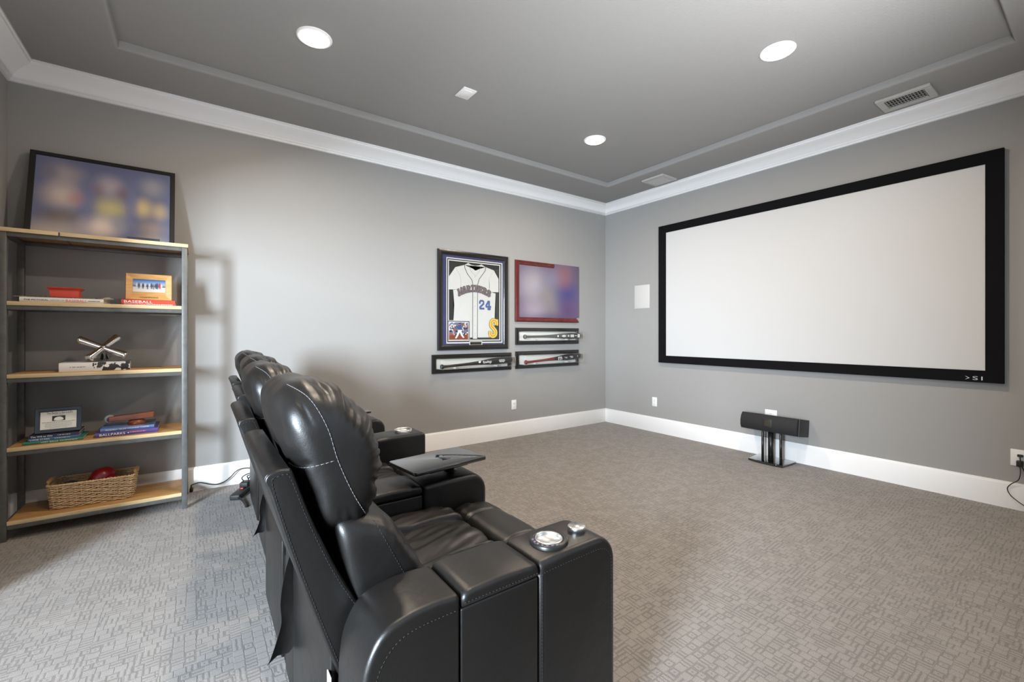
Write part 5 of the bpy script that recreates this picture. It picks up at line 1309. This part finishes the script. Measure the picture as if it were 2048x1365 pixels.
bm = sweep([(-0.095, 0.0), (-0.085, 0.06), (-0.06, 0.075), (0.02, 0.055), (0.03, 0.04), (0.02, 0.0)], -0.052, 0.052, 20, 36, 4.0); add_obj('cuff', bm, M['redleather'], t)
t = thing('headphones', 'black headset with a curved band in the left end of the basket', 'headset', (BKX - 0.125, BKY + 0.01, Z5 + 0.0065), (0, 0, R(25)))
bm = bmesh.new(); b_tube(bm, [(0.055*math.cos(a), 0.0, 0.075 + 0.060*math.sin(a)) for a in [math.pi*k/14 for k in range(15)]], 0.007, 8); add_obj('band', bm, M['rubber'], t)
for s in (-1, 1):
    bm = bmesh.new(); b_lathe(bm, [(0.0, 0), (0.030, 0), (0.034, 0.3), (0.030, 1.0), (0.0, 1.0)], (s*0.045, 0, 0.036), (s*0.062, 0, 0.036), 20, cap=False); add_obj('ear_cup', bm, M['rubber'], t)
for lab, loc, rot, dims in (('flat black controller leaning at the right end of the basket', (BKX + 0.125, BKY + 0.035, Z5 + 0.012), (R(-8), R(-38), R(20)), (0.055, 0.020, 0.150)),
                            ('black remote control lying slanted beside the red glove in the basket', (BKX + 0.095, BKY - 0.045, Z5 + 0.012), (R(10), R(32), R(-10)), (0.022, 0.012, 0.150))):
    t = thing('remote_control', lab, 'remote', loc, rot)
    bm = bmesh.new(); b_box(bm, -dims[0]/2, dims[0]/2, -dims[1], dims[1], 0, dims[2], 0.006, 3); bd_ = add_obj('case', bm, mat('slate_plastic', (0.03, 0.036, 0.05), 0.4), t, smooth=40)
    for k in range(5):
        bm = bmesh.new(); b_cyl(bm, (0, -dims[1]-0.001, 0.03 + k*0.022), (0, -dims[1]+0.003, 0.03 + k*0.022), 0.005, seg=10); add_obj('button', bm, M['greyink'], bd_)

# ------------------------------------------------------------------ power strip and cords on the carpet
t = thing('power_strip', 'black power strip tangled in cords on the carpet behind the recliners', 'power strip', (0.292, 4.02, 0), (0, 0, R(-24)))
box_obj('housing', M['rubber'], t, -0.034, 0.034, -0.15, 0.15, 0.0, 0.038, 0.006, 3)
box_obj('brick', M['rubber'], t, -0.030, 0.028, 0.02, 0.10, 0.0382, 0.075, 0.005, 3)
bm = bmesh.new(); b_box(bm, -0.012, 0.012, -0.02, 0.0, 0.0382, 0.048, 0.002); add_obj('switch', bm, mat('red_switch', (0.35, 0.02, 0.015), 0.3), t, smooth=40)
for k, (r_, cx, cy, cz) in enumerate(((0.060, 0.03, 0.08, 0.085), (0.045, 0.055, 0.05, 0.10), (0.052, 0.05, 0.10, 0.065))):
    bm = bmesh.new(); b_tube(bm, [(cx + r_*math.cos(a), cy + 0.03*math.sin(a*2 + k), cz + r_*0.8*math.sin(a)) for a in [2*math.pi*q/32 for q in range(32)]], 0.004, 6, closed=True); add_obj('coiled_cord', bm, M['rubber'], t)
bm = bmesh.new(); b_tube(bm, smooth_path([(0.02, -0.14, 0.02), (0.06, -0.18, 0.012), (0.10, -0.24, 0.008), (0.14, -0.32, 0.008)], 8), 0.007, 8); add_obj('lead', bm, M['rubber'], t)
t = thing('floor_cord', 'black cord running along the baseboard from the bookshelf to the recliners', 'cord', (0.10, 4.22, 0))
pts = [(-0.032, 4.285, 0.006), (-0.034, 4.283, 0.052), (-0.02, 4.282, 0.060), (0.02, 4.282, 0.066), (0.08, 4.272, 0.045), (0.125, 4.262, 0.035), (0.18, 4.262, 0.045), (0.225, 4.265, 0.075), (0.262, 4.268, 0.112), (0.30, 4.262, 0.130), (0.36, 4.25, 0.128), (0.42, 4.23, 0.10)]
bm = bmesh.new(); b_tube(bm, smooth_path([(a - 0.10, b_ - 4.22, c) for a, b_, c in pts], 8), 0.0042, 8); add_obj('cable', bm, M['rubber'], t)
bm = bmesh.new(); b_lathe(bm, [(0.004, 0), (0.010, 0.1), (0.012, 0.8), (0.008, 1.0)], (-0.132, 4.285 - 4.22, 0.0), (-0.132, 4.285 - 4.22, 0.035), 14); add_obj('plug', bm, M['rubber'], t)
